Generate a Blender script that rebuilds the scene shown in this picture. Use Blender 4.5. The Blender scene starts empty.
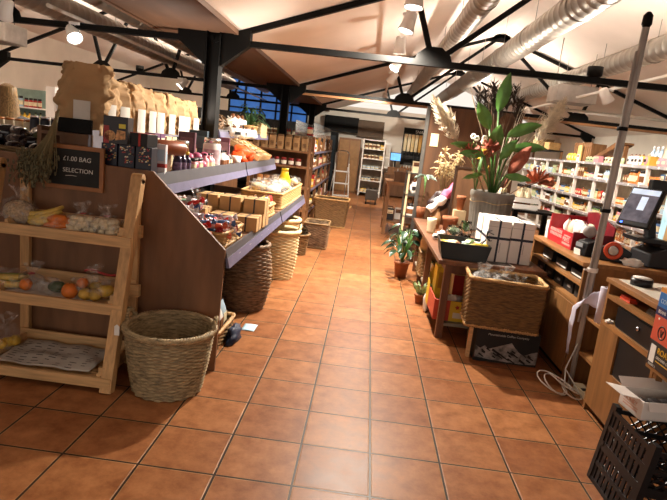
import bpy, bmesh, math, random
from mathutils import Vector, Matrix, noise
PI = math.pi
C = bpy.context.scene.collection
SC = bpy.context.scene
# ------------------------------------------------------------------ camera, world, exposure
S = 0.336                                  # one floor tile
CAM_H = 1.4512
def cam_setup():
    yaw, pit, rol = -.045222, .193907, .112547
    cy, sy, cp, sp, cr, sr = math.cos(yaw), math.sin(yaw), math.cos(pit), math.sin(pit), math.cos(rol), math.sin(rol)
    f = Vector((sy*cp, cy*cp, -sp)); r = Vector((cy, -sy, 0)); u = r.cross(f)
    r2 = cr*r + sr*u; u2 = -sr*r + cr*u
    cd = bpy.data.cameras.new('camera'); cd.sensor_width = 36; cd.lens = 545.93/667*36; cd.clip_start = .02
    o = bpy.data.objects.new('camera', cd); C.objects.link(o)
    m = Matrix.Identity(4)
    for i in range(3):
        m[i][0] = r2[i]; m[i][1] = u2[i]; m[i][2] = -f[i]
    m[2][3] = CAM_H
    o.matrix_world = m; SC.camera = o
cam_setup()
w = bpy.data.worlds.new('world'); SC.world = w; w.use_nodes = True
w.node_tree.nodes['Background'].inputs[0].default_value = (1, .90, .80, 1)
w.node_tree.nodes['Background'].inputs[1].default_value = .74
SC.view_settings.view_transform = 'Standard'; SC.view_settings.look = 'None'
SC.view_settings.gamma = 1; SC.view_settings.exposure = 0.5; SC.view_settings.use_curve_mapping = False
WARM = (1, .91, .78)
# ------------------------------------------------------------------ materials
MATS = {}
def mat(name, col, rough=.6, metal=0, var=.12, scale=8, bump=0, bscale=40, stretch=None, spec=.4, emit=0, alpha=1, trans=0):
    if name in MATS: return MATS[name]
    m = bpy.data.materials.new(name); m.use_nodes = True; MATS[name] = m
    nt = m.node_tree; b = nt.nodes['Principled BSDF']
    b.inputs['Roughness'].default_value = rough; b.inputs['Metallic'].default_value = metal
    b.inputs['Specular IOR Level'].default_value = spec
    col = tuple(col)[:3]
    tc = nt.nodes.new('ShaderNodeTexCoord'); src = tc.outputs['Object']
    if stretch:
        mp = nt.nodes.new('ShaderNodeMapping'); mp.inputs['Scale'].default_value = stretch
        nt.links.new(src, mp.inputs[0]); src = mp.outputs[0]
    if var > 0:
        n = nt.nodes.new('ShaderNodeTexNoise'); n.inputs['Scale'].default_value = scale; n.inputs['Detail'].default_value = 5
        nt.links.new(src, n.inputs['Vector'])
        r = nt.nodes.new('ShaderNodeValToRGB')
        r.color_ramp.elements[0].position = .3; r.color_ramp.elements[1].position = .7
        r.color_ramp.elements[0].color = tuple(c*(1-var*1.6) for c in col)+(1,)
        r.color_ramp.elements[1].color = tuple(min(1, c*(1+var)) for c in col)+(1,)
        nt.links.new(n.outputs[0], r.inputs[0]); nt.links.new(r.outputs[0], b.inputs['Base Color'])
    else: b.inputs['Base Color'].default_value = col+(1,)
    if bump:
        n2 = nt.nodes.new('ShaderNodeTexNoise'); n2.inputs['Scale'].default_value = bscale; n2.inputs['Detail'].default_value = 4
        nt.links.new(src, n2.inputs['Vector'])
        bp = nt.nodes.new('ShaderNodeBump'); bp.inputs['Strength'].default_value = bump; bp.inputs['Distance'].default_value = .01
        nt.links.new(n2.outputs[0], bp.inputs['Height']); nt.links.new(bp.outputs[0], b.inputs['Normal'])
    if emit:
        b.inputs['Emission Color'].default_value = col+(1,); b.inputs['Emission Strength'].default_value = emit
    if trans: b.inputs['Transmission Weight'].default_value = trans
    if alpha < 1: b.inputs['Alpha'].default_value = alpha
    return m
def hx(s):
    v = [int(s[i:i+2], 16)/255 for i in (0, 2, 4)]
    return tuple(c/12.92 if c <= .04045 else ((c+.055)/1.055)**2.4 for c in v)
def cmat(h, rough=.5, **k): return mat('paint_'+h+'_%d' % (rough*100), hx(h), rough, **{**dict(var=.05), **k})
ply = mat('plywood_brown', hx('84603f'), .6, var=.18, scale=3, stretch=(3, 3, .6), bump=.15, bscale=30)
plyd = mat('plywood_dark', hx('6f4d33'), .6, var=.22, scale=3, stretch=(3, 3, .5), bump=.15, bscale=30)
pine = mat('pine', hx('cfa572'), .55, var=.16, scale=5, stretch=(1, 12, 12), bump=.15, bscale=20)
pinev = mat('pine_upright', hx('c99d69'), .55, var=.16, scale=5, stretch=(12, 12, 1), bump=.15, bscale=20)
oak = mat('oak_veneer', hx('8d6138'), .45, var=.18, scale=3, stretch=(8, 8, .9))
oakh = mat('oak_board', hx('9a6b3e'), .45, var=.18, scale=3, stretch=(8, .9, 8))
redwood = mat('red_wood', hx('6e452b'), .5, var=.2, scale=4, stretch=(6, 6, 1))
woodu = mat('shop_wood', hx('845b39'), .5, var=.2, scale=4, stretch=(6, 6, 1))
black = mat('black_steel', hx('0d0c0b'), .6, var=.15, scale=6, spec=.15)
blackp = mat('black_plastic', hx('17171a'), .35, var=.05)
greyl = mat('grey_lip', hx('4c4a50'), .45, var=.08)
lipm = mat('price_strip', hx('6d6a85'), .35, var=.1, scale=12)
galv = mat('galvanised', hx('a39d93'), .42, metal=.75, var=.1, scale=6)
chrome = mat('steel_bright', hx('c9c9cc'), .25, metal=1, var=0)
white = mat('white_paint', hx('eee9e2'), .5, var=.04)
kraft = mat('kraft_card', hx('c49c6a'), .75, var=.08, scale=10)
paperb = mat('kraft_paper', hx('b99468'), .8, var=.12, scale=6, bump=.4, bscale=18)
wick = mat('willow_buff', hx('c79c63'), .6, var=.28, scale=16, bump=.25, bscale=40, stretch=(1.3, 1.3, 9))
wickb = mat('willow_brown', hx('84653f'), .6, var=.38, scale=16, bump=.25, bscale=40, stretch=(1.3, 1.3, 9))
wickd = mat('willow_dark', hx('85694f'), .6, var=.5, scale=16, bump=.25, bscale=40, stretch=(1.3, 1.3, 9))
wickc = mat('willow_cream', hx('dcc596'), .6, var=.22, scale=16, bump=.25, bscale=40, stretch=(1.3, 1.3, 9))
wickg = mat('willow_greybrown', hx('a68f6a'), .6, var=.38, scale=16, bump=.25, bscale=40, stretch=(1.3, 1.3, 9))
leafm = mat('leaf_green', hx('4a7434'), .4, var=.25, scale=12)
leafd = mat('leaf_dark', hx('26402c'), .35, var=.3, scale=14)
terra = mat('terracotta_pot', hx('955a38'), .7, var=.12)
glassm = mat('glass', (.95, .97, .96), .03, var=0, trans=1)
def plastic_bag():
    m = bpy.data.materials.new('clear_plastic'); m.use_nodes = True; MATS['clear_plastic'] = m
    nt = m.node_tree; nt.nodes.clear(); L = nt.links.new
    o = nt.nodes.new('ShaderNodeOutputMaterial'); mx = nt.nodes.new('ShaderNodeMixShader')
    t = nt.nodes.new('ShaderNodeBsdfTransparent'); g = nt.nodes.new('ShaderNodeBsdfPrincipled')
    g.inputs['Base Color'].default_value = (.82, .80, .77, 1); g.inputs['Roughness'].default_value = .18
    tc = nt.nodes.new('ShaderNodeTexCoord'); n = nt.nodes.new('ShaderNodeTexNoise'); n.inputs['Scale'].default_value = 28; n.inputs['Detail'].default_value = 3
    bp = nt.nodes.new('ShaderNodeBump'); bp.inputs['Strength'].default_value = .9; bp.inputs['Distance'].default_value = .02
    L(tc.outputs['Object'], n.inputs[0]); L(n.outputs[0], bp.inputs['Height']); L(bp.outputs[0], g.inputs['Normal'])
    mr = nt.nodes.new('ShaderNodeMapRange'); mr.inputs[1].default_value = .45; mr.inputs[2].default_value = .75; mr.inputs[3].default_value = .02; mr.inputs[4].default_value = .38
    L(n.outputs[0], mr.inputs[0]); L(mr.outputs[0], mx.inputs[0]); L(t.outputs[0], mx.inputs[1]); L(g.outputs[0], mx.inputs[2]); L(mx.outputs[0], o.inputs[0])
    return m
bagm = plastic_bag()
def floor_mat():
    m = bpy.data.materials.new('terracotta_tiles'); m.use_nodes = True; nt = m.node_tree; b = nt.nodes['Principled BSDF']; L = nt.links.new
    tc = nt.nodes.new('ShaderNodeTexCoord'); mp = nt.nodes.new('ShaderNodeMapping')
    mp.inputs['Location'].default_value = (-0.17686+S*40, -2.75838+S*40, 0); L(tc.outputs['Object'], mp.inputs[0])
    def brick(ms, sm, c1, c2, mc):
        k = nt.nodes.new('ShaderNodeTexBrick'); k.offset = 0; k.squash = 1
        for n_, v in (('Scale', 1), ('Mortar Size', ms), ('Mortar Smooth', sm), ('Brick Width', S), ('Row Height', S), ('Bias', 0)): k.inputs[n_].default_value = v
        for n_, v in (('Color1', c1), ('Color2', c2), ('Mortar', mc)): k.inputs[n_].default_value = v
        L(mp.outputs[0], k.inputs[0]); return k
    t1, t2 = hx('9b633d')+(1,), hx('b0774b')+(1,)
    k1 = brick(.0095, .3, t1, t2, hx('b98c60')+(1,)); k2 = brick(.0052, .1, (1, 1, 1, 1), (1, 1, 1, 1), (0, 0, 0, 1))
    n = nt.nodes.new('ShaderNodeTexNoise'); n.inputs['Scale'].default_value = 9; n.inputs['Detail'].default_value = 9; n.inputs['Roughness'].default_value = .72; L(tc.outputs['Object'], n.inputs[0])
    r = nt.nodes.new('ShaderNodeValToRGB'); r.color_ramp.elements[0].position = .32; r.color_ramp.elements[1].position = .68
    r.color_ramp.elements[0].color = (.50, .42, .37, 1); r.color_ramp.elements[1].color = (1.0, 1.0, 1.0, 1); L(n.outputs[0], r.inputs[0])
    mu = nt.nodes.new('ShaderNodeMix'); mu.data_type = 'RGBA'; mu.blend_type = 'MULTIPLY'; mu.inputs[0].default_value = 1
    L(k1.outputs[0], mu.inputs[6]); L(r.outputs[0], mu.inputs[7])
    mm = nt.nodes.new('ShaderNodeMix'); mm.data_type = 'RGBA'; mm.inputs[7].default_value = hx('33241a')+(1,)
    L(k2.outputs['Fac'], mm.inputs[0]); L(mu.outputs[2], mm.inputs[6]); L(mm.outputs[2], b.inputs['Base Color'])
    b.inputs['Specular IOR Level'].default_value = .16
    rr = nt.nodes.new('ShaderNodeMapRange'); rr.inputs[3].default_value = .30; rr.inputs[4].default_value = .5; L(n.outputs[0], rr.inputs[0]); L(rr.outputs[0], b.inputs['Roughness'])
    bp = nt.nodes.new('ShaderNodeBump'); bp.inputs['Strength'].default_value = .35; bp.inputs['Distance'].default_value = .004; bp.invert = True
    L(k1.outputs['Fac'], bp.inputs['Height']); L(bp.outputs[0], b.inputs['Normal'])
    return m
# ------------------------------------------------------------------ mesh helpers
class MB:
    def __init__(s): s.v = []; s.f = []; s.m = []; s.mi = 0; s.sm = []
    def add(s, vs, fs, smooth=False):
        o = len(s.v); s.v += [tuple(p) for p in vs]
        for f in fs: s.f.append(tuple(i+o for i in f)); s.m.append(s.mi); s.sm.append(smooth)
        return s
    def mat(s, i): s.mi = i; return s
    def box(s, x0, x1, y0, y1, z0, z1, M=None):
        vs = [Vector((x, y, z)) for z in (z0, z1) for y in (y0, y1) for x in (x0, x1)]
        if M: vs = [M @ p for p in vs]
        return s.add(vs, [(0, 2, 3, 1), (4, 5, 7, 6), (0, 1, 5, 4), (2, 6, 7, 3), (0, 4, 6, 2), (1, 3, 7, 5)])
    def prism(s, poly, ax, a, b):
        n = len(poly)
        def mk(p, t):
            q = list(p); q.insert(ax, t); return q
        vs = [mk(p, a) for p in poly]+[mk(p, b) for p in poly]
        return s.add(vs, [tuple(range(n))[::-1], tuple(range(n, 2*n))]+[(i, (i+1) % n, n+(i+1) % n, n+i) for i in range(n)])
    def lathe(s, prof, n=20, c=(0, 0, 0), M=None, caps=(True, True), ph=0):
        vs = []
        for r, z in prof:
            for i in range(n):
                a = 2*PI*i/n+ph; p = Vector((r*math.cos(a), r*math.sin(a), z)); p = (M @ p) if M else p+Vector(c); vs.append(p)
        fs = []
        for k in range(len(prof)-1):
            for i in range(n): fs.append((k*n+i, k*n+(i+1) % n, (k+1)*n+(i+1) % n, (k+1)*n+i))
        s.add(vs, fs, True); o = len(s.v)-len(vs)
        for cap, k in zip(caps, (0, len(prof)-1)):
            if cap and prof[k][0] > 1e-5:
                f = tuple(o+k*n+i for i in range(n)); s.f.append(f[::-1] if k == 0 else f); s.m.append(s.mi); s.sm.append(False)
        return s
    def tube(s, pts, r, n=8, closed=False, caps=True):
        pts = [Vector(p) for p in pts]; N = len(pts); vs = []
        up = Vector((0, 0, 1))
        for i, p in enumerate(pts):
            a = pts[(i-1) % N] if (closed or i > 0) else p; b = pts[(i+1) % N] if (closed or i < N-1) else p
            t = (b-a).normalized() if (b-a).length > 1e-9 else Vector((0, 0, 1))
            if i == 0: side = t.orthogonal().normalized() if abs(t.dot(up)) > .95 else t.cross(up).normalized()
            else:
                side = side - t*side.dot(t); side = side.normalized() if side.length > 1e-6 else t.orthogonal().normalized()
            w_ = t.cross(side); rr = r[i] if isinstance(r, (list, tuple)) else r
            for k in range(n):
                q = 2*PI*k/n; vs.append(p+(side*math.cos(q)+w_*math.sin(q))*rr)
        fs = []
        for i in range(N if closed else N-1):
            j = (i+1) % N
            for k in range(n): fs.append((i*n+k, i*n+(k+1) % n, j*n+(k+1) % n, j*n+k))
        if caps and not closed: fs += [tuple(range(n))[::-1], tuple(range((N-1)*n, N*n))]
        return s.add(vs, fs, True)
    def bar(s, a, b, wd, ht, side=Vector((0, 1, 0))):
        a = Vector(a); b = Vector(b); t = (b-a).normalized(); sd = (side-t*side.dot(t)).normalized(); u = t.cross(sd); vs = []
        for p in (a, b):
            for i, j in ((-1, -1), (1, -1), (1, 1), (-1, 1)): vs.append(p+sd*i*wd/2+u*j*ht/2)
        return s.add(vs, [(3, 2, 1, 0), (4, 5, 6, 7)]+[(i, (i+1) % 4, 4+(i+1) % 4, 4+i) for i in range(4)])
    def blob(s, c, r, seed=0, amp=.15, nu=14, nv=9, fr=2.0, M=None, flat=None):
        c = Vector(c); r = Vector(r) if not isinstance(r, (int, float)) else Vector((r, r, r)); vs = []
        off = Vector((seed*3.7, seed*1.3, seed*.7))
        for j in range(nv+1):
            th = PI*j/nv
            for i in range(nu):
                ph = 2*PI*i/nu; d = Vector((math.sin(th)*math.cos(ph), math.sin(th)*math.sin(ph), math.cos(th)))
                k = 1+amp*noise.noise(d*fr+off)*2; p = Vector((d.x*r.x, d.y*r.y, d.z*r.z))*k
                if flat is not None: p.z = max(p.z, -flat)
                if M: p = M @ p
                vs.append(c+p)
        fs = []
        for j in range(nv):
            for i in range(nu): fs.append((j*nu+i, (j+1)*nu+i, (j+1)*nu+(i+1) % nu, j*nu+(i+1) % nu))
        return s.add(vs, fs, True)
    def grid(s, fn, nu, nv, smooth=True):
        vs = [fn(i/nu, j/nv) for j in range(nv+1) for i in range(nu+1)]
        return s.add(vs, [(j*(nu+1)+i, j*(nu+1)+i+1, (j+1)*(nu+1)+i+1, (j+1)*(nu+1)+i) for j in range(nv) for i in range(nu)], smooth)
    def data(s, name, mats):
        me = bpy.data.meshes.new(name); me.from_pydata([tuple(p) for p in s.v], [], s.f)
        for m in (mats if isinstance(mats, (list, tuple)) else [mats]): me.materials.append(m)
        me.polygons.foreach_set('material_index', s.m); me.polygons.foreach_set('use_smooth', s.sm); me.update()
        return me
def obj(name, mb, mats, parent=None, bevel=0, solid=0, loc=None, label=None):
    me = mb.data(name, mats) if isinstance(mb, MB) else mb
    o = bpy.data.objects.new(name, me); C.objects.link(o)
    if parent: o.parent = parent
    if loc: o.location = loc
    if solid: d = o.modifiers.new('s', 'SOLIDIFY'); d.thickness = solid; d.offset = -1
    if bevel: d = o.modifiers.new('b', 'BEVEL'); d.width = bevel; d.segments = 2; d.limit_method = 'ANGLE'
    if label: o['label'] = label
    return o
def tag(o, label, cat, group=None):
    o['label'] = label; o['category'] = cat
    if group: o['group'] = group
    return o
def thing(name, label, cat, loc=(0, 0, 0), rz=0, group=None):
    o = bpy.data.objects.new(name, None); C.objects.link(o); o.empty_display_size = .1
    o.location = loc; o.rotation_euler = (0, 0, rz); return tag(o, label, cat, group)
def dup(root, loc, rz=0, label=None, group=None, scale=None):
    r = root.copy(); C.objects.link(r); r.location = loc; r.rotation_euler = (0, 0, rz)
    if scale: r.scale = scale
    if label: r['label'] = label
    if group: r['group'] = group
    for ch in list(root.children):
        c = ch.copy(); C.objects.link(c); c.parent = r
        for g in list(ch.children):
            d = g.copy(); C.objects.link(d); d.parent = c
    return r
def struct(name, mb, mats, bevel=0):
    o = obj(name, mb, mats, bevel=bevel); o['kind'] = 'structure'; return o
def B(*a): return MB().box(*a)
def text(body, size, m, parent, loc, rot, name='lettering', ext=.0008, align='LEFT', label=None, shear=0):
    cu = bpy.data.curves.new(name, 'FONT'); cu.body = body; cu.size = size; cu.extrude = ext; cu.align_x = align; cu.shear = shear
    t = bpy.data.objects.new(name+'_tmp', cu); C.objects.link(t)
    bpy.context.view_layer.update()
    me = bpy.data.meshes.new_from_object(t.evaluated_get(bpy.context.evaluated_depsgraph_get()))
    bpy.data.objects.remove(t); me.materials.clear(); me.materials.append(m)
    o = bpy.data.objects.new(name, me); C.objects.link(o); o.parent = parent; o.location = loc; o.rotation_euler = rot
    return o
FRONT = (PI/2, 0, 0)                       # lettering that faces the camera side (-y)
SIDE = (PI/2, 0, -PI/2)                    # lettering that faces the aisle from the right (-x)
# ------------------------------------------------------------------ the setting
def roof_z(x):                              # underside of the lining
    if x >= -1.45: return 2.40+.352*(x+1.45) if x <= 2.05 else 2.40+.352*(5.55-x)
    return 2.40+.352*(-1.85-x) if x >= -5.35 else 2.40+.352*(x+8.85)
XR, YB, XL = 5.75, 17.6, -7.2
struct('floor', MB().grid(lambda u, v: (XL+(XR-XL)*u, -4+(YB+4)*v, 0), 1, 1, False), floor_mat())
lining = mat('roof_lining', hx('eaddd2'), .85, var=.04, scale=1.5)
def roof(xs):
    mb = MB()
    for a, b in zip(xs[:-1], xs[1:]):
        za, zb = roof_z(a+1e-4), roof_z(b-1e-4)
        mb.prism([(a, za), (b, zb), (b, zb+.06), (a, za+.06)], 1, -4, YB)
    return mb
mb = MB()
for xs in ((-1.42, 2.05, XR), (-7.2, -5.35, -2.28)):
    k = roof(xs); mb.add(k.v, k.f)
struct('ceiling', mb, lining)
valley = mat('valley_board', hx('5f4330'), .6, var=.1, scale=2, stretch=(4, .5, 4))
struct('trim_1', B(-2.3, -1.42, -4, YB, 2.375, 2.43).box(-2.3, -2.26, -4, YB, 2.36, 2.60).box(-1.45, -1.41, -4, YB, 2.368, 2.43), valley)
wallw = mat('wall_white', hx('e4dccf'), .8, var=.05, scale=2)
wallg = mat('wall_dark', hx('4a423b'), .8, var=.1, scale=2)
struct('wall_right', B(XR, XR+.1, -4, YB, 0, 2.5), wallw)
struct('wall_back', B(-1.6, XR, YB, YB+.1, 0, 2.6), wallw)
struct('wall_back_left', B(XL, -4.6, YB, YB+.1, 0, 3.4).box(-4.6, -2.1, YB, YB+.1, 0, 1.7).box(-2.1, -1.6, YB, YB+.1, 0, 2.6).box(-4.6, -2.1, YB, YB+.1, 3.1, 3.8), wallw)
struct('wall_left', B(XL-.1, XL, -4, YB, 0, 3.0), wallw)
daylight = mat('blue_dusk_glazing', hx('3f77c8'), .2, var=.5, scale=.9, emit=.35)
struct('window_1', B(-4.6, -2.1, YB+.02, YB+.05, 1.7, 3.1), daylight)
mb = MB()
for i in range(6): mb.box(-4.6+.5*i-.025, -4.6+.5*i+.025, YB-.04, YB+.02, 1.7, 3.1)
for z in (1.72, 2.2, 2.65, 3.08): mb.box(-4.6, -2.1, YB-.04, YB+.02, z-.025, z+.025)
struct('window_2', mb, black)
# ------------------------------------------------------------------ roof trusses, columns
def truss(Y, xL, xR, label, board=False):
    t = thing('roof_truss', label, 'roof truss', (0, Y, 0), 0, None)
    xm = (xL+xR)/2; zt, za = 2.30, 3.58; n1, n2 = (xL+2.15, zt), (xR-2.15, zt); d = .045
    def P(p): return (p[0], 0, p[1])
    def raf(x): return zt+.005+(za-zt-.005)*(x-xL)/(xm-xL) if x < xm else zt+.005+(za-zt-.005)*(xR-x)/(xR-xm)
    obj('tie_beam', B(xL+.1, xR-.1, -.035, -.027, zt-.028, zt+.028).box(xL+.1, xR-.1, -.027, .04, zt-.028, zt-.021), black, t)
    for a, b in ((xL, xm), (xm, xR)): obj('rafter', MB().bar((a, 0, raf(a)), (b, 0, raf(b)), .06, .05), black, t)
    for a, b in ((n1, (xL+1.9, raf(xL+1.9))), (n1, (xm, za)), (n2, (xm, za)), (n2, (xR-1.9, raf(xR-1.9)))):
        obj('web_strut', MB().bar(P(a), P(b), .05, .05), black, t)
    for n in (n1, n2):
        obj('gusset_plate', MB().prism([(n[0]-.2, zt-.03), (n[0]+.2, zt-.03), (n[0]+.16, zt+.08), (n[0]+.07, zt+.15), (n[0]-.07, zt+.15), (n[0]-.16, zt+.08)], 1, -.03, -.02), black, t)
    obj('ridge_plate', MB().prism([(xm-.22, za-.11), (xm+.22, za-.11), (xm+.1, za+.03), (xm-.1, za+.03)], 1, -.03, -.02), black, t)
    for x, s in ((xL, 1), (xR, -1)):
        obj('haunch', MB().prism([(x+s*.08, 2.06), (x+s*.36, zt-.02), (x+s*.36, zt+.12), (x+s*.08, zt+.1)], 1, -.05, .05), black, t)
    if board: obj('timber_batten', B(xL+.3, xR-.1, -.03, .05, zt-.07, zt-.03), mat('batten', hx('8d623f'), .6), t, label='brown timber batten')
    return t
for Y, a, b in ((5.6, 'nearest', False), (10.25, 'second', True), (14.9, 'farthest', False)):
    truss(Y, -1.65, XR, 'black steel roof truss over the aisle, the %s of three%s' % (a, ', with a brown batten' if b else ''), b)
    truss(Y, -9.05+1.8, -1.65, 'black steel roof truss over the left bay, the %s of three' % a)
    c = thing('steel_column', 'black steel column behind the left shelving, the %s of three' % a, 'column', (-1.65, Y, 0))
    obj('shaft', B(-.07, -.06, -.075, .075, 0, 2.375).box(.06, .07, -.075, .075, 0, 2.375).box(-.06, .06, -.006, .006, 0, 2.375), black, c)
    obj('base_plate', B(-.12, .12, -.12, .12, 0, .012), black, c)
# ducts along the nave
def duct(x, z, r, y0, y1, label):
    t = thing('ventilation_duct', label, 'duct', (x, 0, z))
    mb = MB(); prof = []
    y = y0
    while y < y1:
        prof += [(r, y), (r, y+.13), (r*1.018, y+.135), (r*1.018, y+.145)]; y += .15
    M = Matrix(((1, 0, 0), (0, 0, 1), (0, 1, 0))).to_4x4()
    mb.lathe(prof, 24, M=M); obj('duct_pipe', mb, galv, t)
    for k in range(int((y1-y0)//1.5)):
        yy = y0+.7+1.5*k; zt = roof_z(x)-z
        obj('hanger', MB().tube([(0, yy, r), (0, yy, zt)], .004, 5).tube([(r*1.03*math.cos(a*.35), yy, r*1.03*math.sin(a*.35)) for a in range(18)], .006, 5, True), galv, t)
duct(.85, 2.84, .11, 3.0, 15, 'slim spiral metal duct above the aisle, leftmost of three right of the lamps')
duct(1.68, 2.86, .14, 3.0, 16, 'large spiral metal duct running over the potted pampas grass')
duct(3.15, 2.90, .135, 3.2, 16, 'large spiral metal duct over the right wall shelving')
duct(-2.95, 2.62, .09, 3.0, 15, 'thin spiral metal duct over the paper bags on the left')
duct(-3.9, 2.66, .15, 3.0, 15, 'large spiral metal duct in the left bay nearest the paper bags')
def conduit(pts, label, r=.02):
    return tag(obj('conduit_pipe', MB().tube(pts, r, 8), mat('conduit', hx('c9c2b8'), .5), None), label, 'pipe')
conduit([(-2.5, 3.2, 2.5), (-2.5, 17, 2.5)], 'pale thin conduit pipe beside the brown valley board')
conduit([(-3.3, 5.5, 2.45), (-3.3, 17, 2.45)], 'pale conduit pipe under the left roof slope')
conduit([(2.7, 9.2, 2.36), (5.7, 9.2, 2.36)], 'pale conduit pipe crossing in front of the hanging grey heater', .025)
def heater(loc, label):
    t = thing('ceiling_unit', label, 'heater unit', loc)
    cm = mat('unit_grey', hx('b9b3ac'), .5)
    obj('casing', B(-.30, .30, -.25, .25, 0, .25), cm, t, bevel=.015)
    mb = MB()
    for k in range(6): mb.box(-.24, .24, -.2+.07*k, -.17+.07*k, -.006, 0)
    obj('grille', mb, mat('unit_grille', hx('8f8a84'), .5), t)
    for x in (-.27, .27): obj('hanging_rod', MB().tube([(x, 0, .25), (x, 0, roof_z(loc[0]+x)-loc[2]+.02)], .006, 6), galv, t)
heater((3.0, 9.0, 2.44), 'grey box heater unit hanging over the right side near the pampas grass')
heater((-5.3, 7.6, 2.28), 'grey box heater unit hanging in the left bay')
# ------------------------------------------------------------------ track lamps
lampw = mat('lamp_white', hx('eceae6'), .4, var=.02)
glow = mat('lamp_glow', (1, .93, .82), .4, var=0, emit=25)
def lamp(loc, target, power, label, cone=110, group=None, blend=.6, ceil=True):
    t = thing('track_lamp', label, 'lamp', loc, 0, group)
    d = (Vector(target)-Vector(loc)).normalized(); q = d.to_track_quat('Z', 'Y').to_matrix().to_4x4()
    obj('lamp_head', MB().lathe([(.035, -.17), (.055, -.16), (.063, -.05), (.074, 0), (.08, .025), (.072, .025), (.066, .008)], 18, M=q, caps=(True, False)), lampw, t)
    obj('bulb', MB().lathe([(.067, .009), (.0, .014)], 18, M=q), glow, t)
    obj('bracket', MB().tube([q @ Vector((0, 0, -.08)), q @ Vector((.075, 0, -.08)), (0, 0, .12)], .008, 6).box(-.05, .05, -.02, .02, .115, .14), lampw, t)
    L = bpy.data.lights.new('spot', 'SPOT'); L.energy = power; L.color = WARM; L.spot_size = math.radians(cone); L.spot_blend = blend; L.shadow_soft_size = .045
    lo = bpy.data.objects.new('spot', L); C.objects.link(lo); lo.parent = t; lo.location = d*.06
    lo.rotation_euler = d.to_track_quat('-Z', 'Y').to_euler()
    return t
def track(x, y0, y1, z, label):
    tag(obj('lamp_track', B(x-.018, x+.018, y0, y1, z, z+.03), lampw), label, 'lamp track')
track(.2, 1.2, 14.8, 2.70, 'long white lamp track over the tiled aisle')
AX = .2
lamp((AX, 4.55, 2.56), (.1, 4.4, 0), 55, 'white track lamp over the aisle, nearest in view', 110)
lamp((AX, 5.45, 2.56), (-.3, 5.2, .4), 450, 'white track lamp over the aisle just below the nearest tie beam', 172)
lamp((AX, 6.7, 2.56), (.25, 7.0, 0), 330, 'white track lamp over the aisle, third from the front', 100)
lamp((AX, 8.0, 2.56), (-.9, 7.2, .6), 300, 'white track lamp over the aisle aimed at the hampers', 110)
lamp((AX, 9.6, 2.56), (-.9, 10.5, .8), 260, 'white track lamp over the aisle in front of the brown batten', 110)
lamp((AX, 13.3, 2.56), (.3, 15.5, .8), 260, 'white track lamp over the far end of the aisle', 120)
lamp((-.1, 1.7, 2.66), (-.1, 1.6, 0), 32, 'white track lamp over the near tiles', 84)
track(3.0, 6, 15, 2.50, 'white lamp track facing the right wall shelving')
for i, (y, lab) in enumerate(((7.6, 'beside the leaning brown post'), (9.3, 'over the middle of the aisle by the right shelving'), (11.2, 'facing the far half of the right shelving'), (13.4, 'at the far end of the right shelving'))):
    lamp((3.0, y, 2.38), (4.2, y+.4, .9), 105, 'white track lamp '+lab, 125)
lamp((-3.06, 5.56, 2.19), (-2.2, 4.8, 1.0), 60, 'white track lamp in the left bay above the paper bags', 120)
lamp((-3.74, 5.5, 2.31), (-4.6, 6.2, .6), 90, 'white track lamp at the top left corner of the view', 120)
lamp((-3.6, 10.2, 2.15), (-4.5, 9.6, 1), 120, 'white track lamp far back in the left bay', 120)
def add_fill_light(loc, power, label):  # upward fill light added to brighten the ceiling, no fitting of the shop
    t = thing('fill_light', label, 'fill_light', loc)
    obj('housing', MB().lathe([(.05, 0), (.07, .02), (.07, .10), (.062, .10), (.055, .03)], 18, caps=(True, False)), black, t)
    obj('bulb', MB().lathe([(.054, .05), (0, .06)], 18), glow, t)
    L = bpy.data.lights.new('fill_spot', 'SPOT'); L.energy = power; L.color = (1, .88, .76); L.spot_size = math.radians(172); L.spot_blend = .5; L.shadow_soft_size = .06
    lo = bpy.data.objects.new('fill_spot', L); C.objects.link(lo); lo.parent = t; lo.location = (0, 0, .12); lo.rotation_euler = (PI, 0, 0)
for Y, a in ((5.6, 'nearest'), (10.25, 'second'), (14.9, 'farthest')):
    add_fill_light((2.05, Y+.02, 2.33), 110, 'added black fill light at the middle of the %s right tie beam' % a)
    add_fill_light((-4.4, Y+.02, 2.33), 190, 'added black fill light on the %s left tie beam' % a)
add_fill_light((1.25, 7.297, 1.9), 95, 'added black fill light behind the top of the plywood partition')  # added fill for the roof slope over the aisle
add_fill_light((-1.82, 5.34, 1.336), 40, 'added black fill light at the back of the top shelf behind the last sack')  # added fill for the ceiling above the left shelving
# ------------------------------------------------------------------ wickerwork
def outline(sh, n):
    """unit outline, evenly spaced: sh = None round, or (hx, hy) a soft rectangle with those half sizes"""
    if sh is None: return [(math.cos(2*PI*i/n), math.sin(2*PI*i/n)) for i in range(n)]
    hx_, hy_ = sh; pts = []; r = .16*min(hx_, hy_); ax, ay = hx_-r, hy_-r
    for cx, cy, a0 in ((ax, ay, 0), (-ax, ay, PI/2), (-ax, -ay, PI), (ax, -ay, 1.5*PI)):
        pts += [(cx+r*math.cos(a0+PI/2*i/12), cy+r*math.sin(a0+PI/2*i/12)) for i in range(13)]
    q = []
    for i in range(52):
        p0, p1 = pts[i], pts[(i+1) % 52]; m_ = max(1, int(math.hypot(p1[0]-p0[0], p1[1]-p0[1])/.002))
        q += [(p0[0]+(p1[0]-p0[0])*j/m_, p0[1]+(p1[1]-p0[1])*j/m_) for j in range(m_)]
    pts = q; N_ = len(pts)
    d = [0]
    for i in range(1, N_+1): d.append(d[-1]+math.hypot(pts[i % N_][0]-pts[i-1][0], pts[i % N_][1]-pts[i-1][1]))
    out = []; k = 0
    for i in range(n):
        t = d[-1]*i/n
        while d[k+1] < t: k += 1
        out.append(pts[k % N_])
    return out
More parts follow.
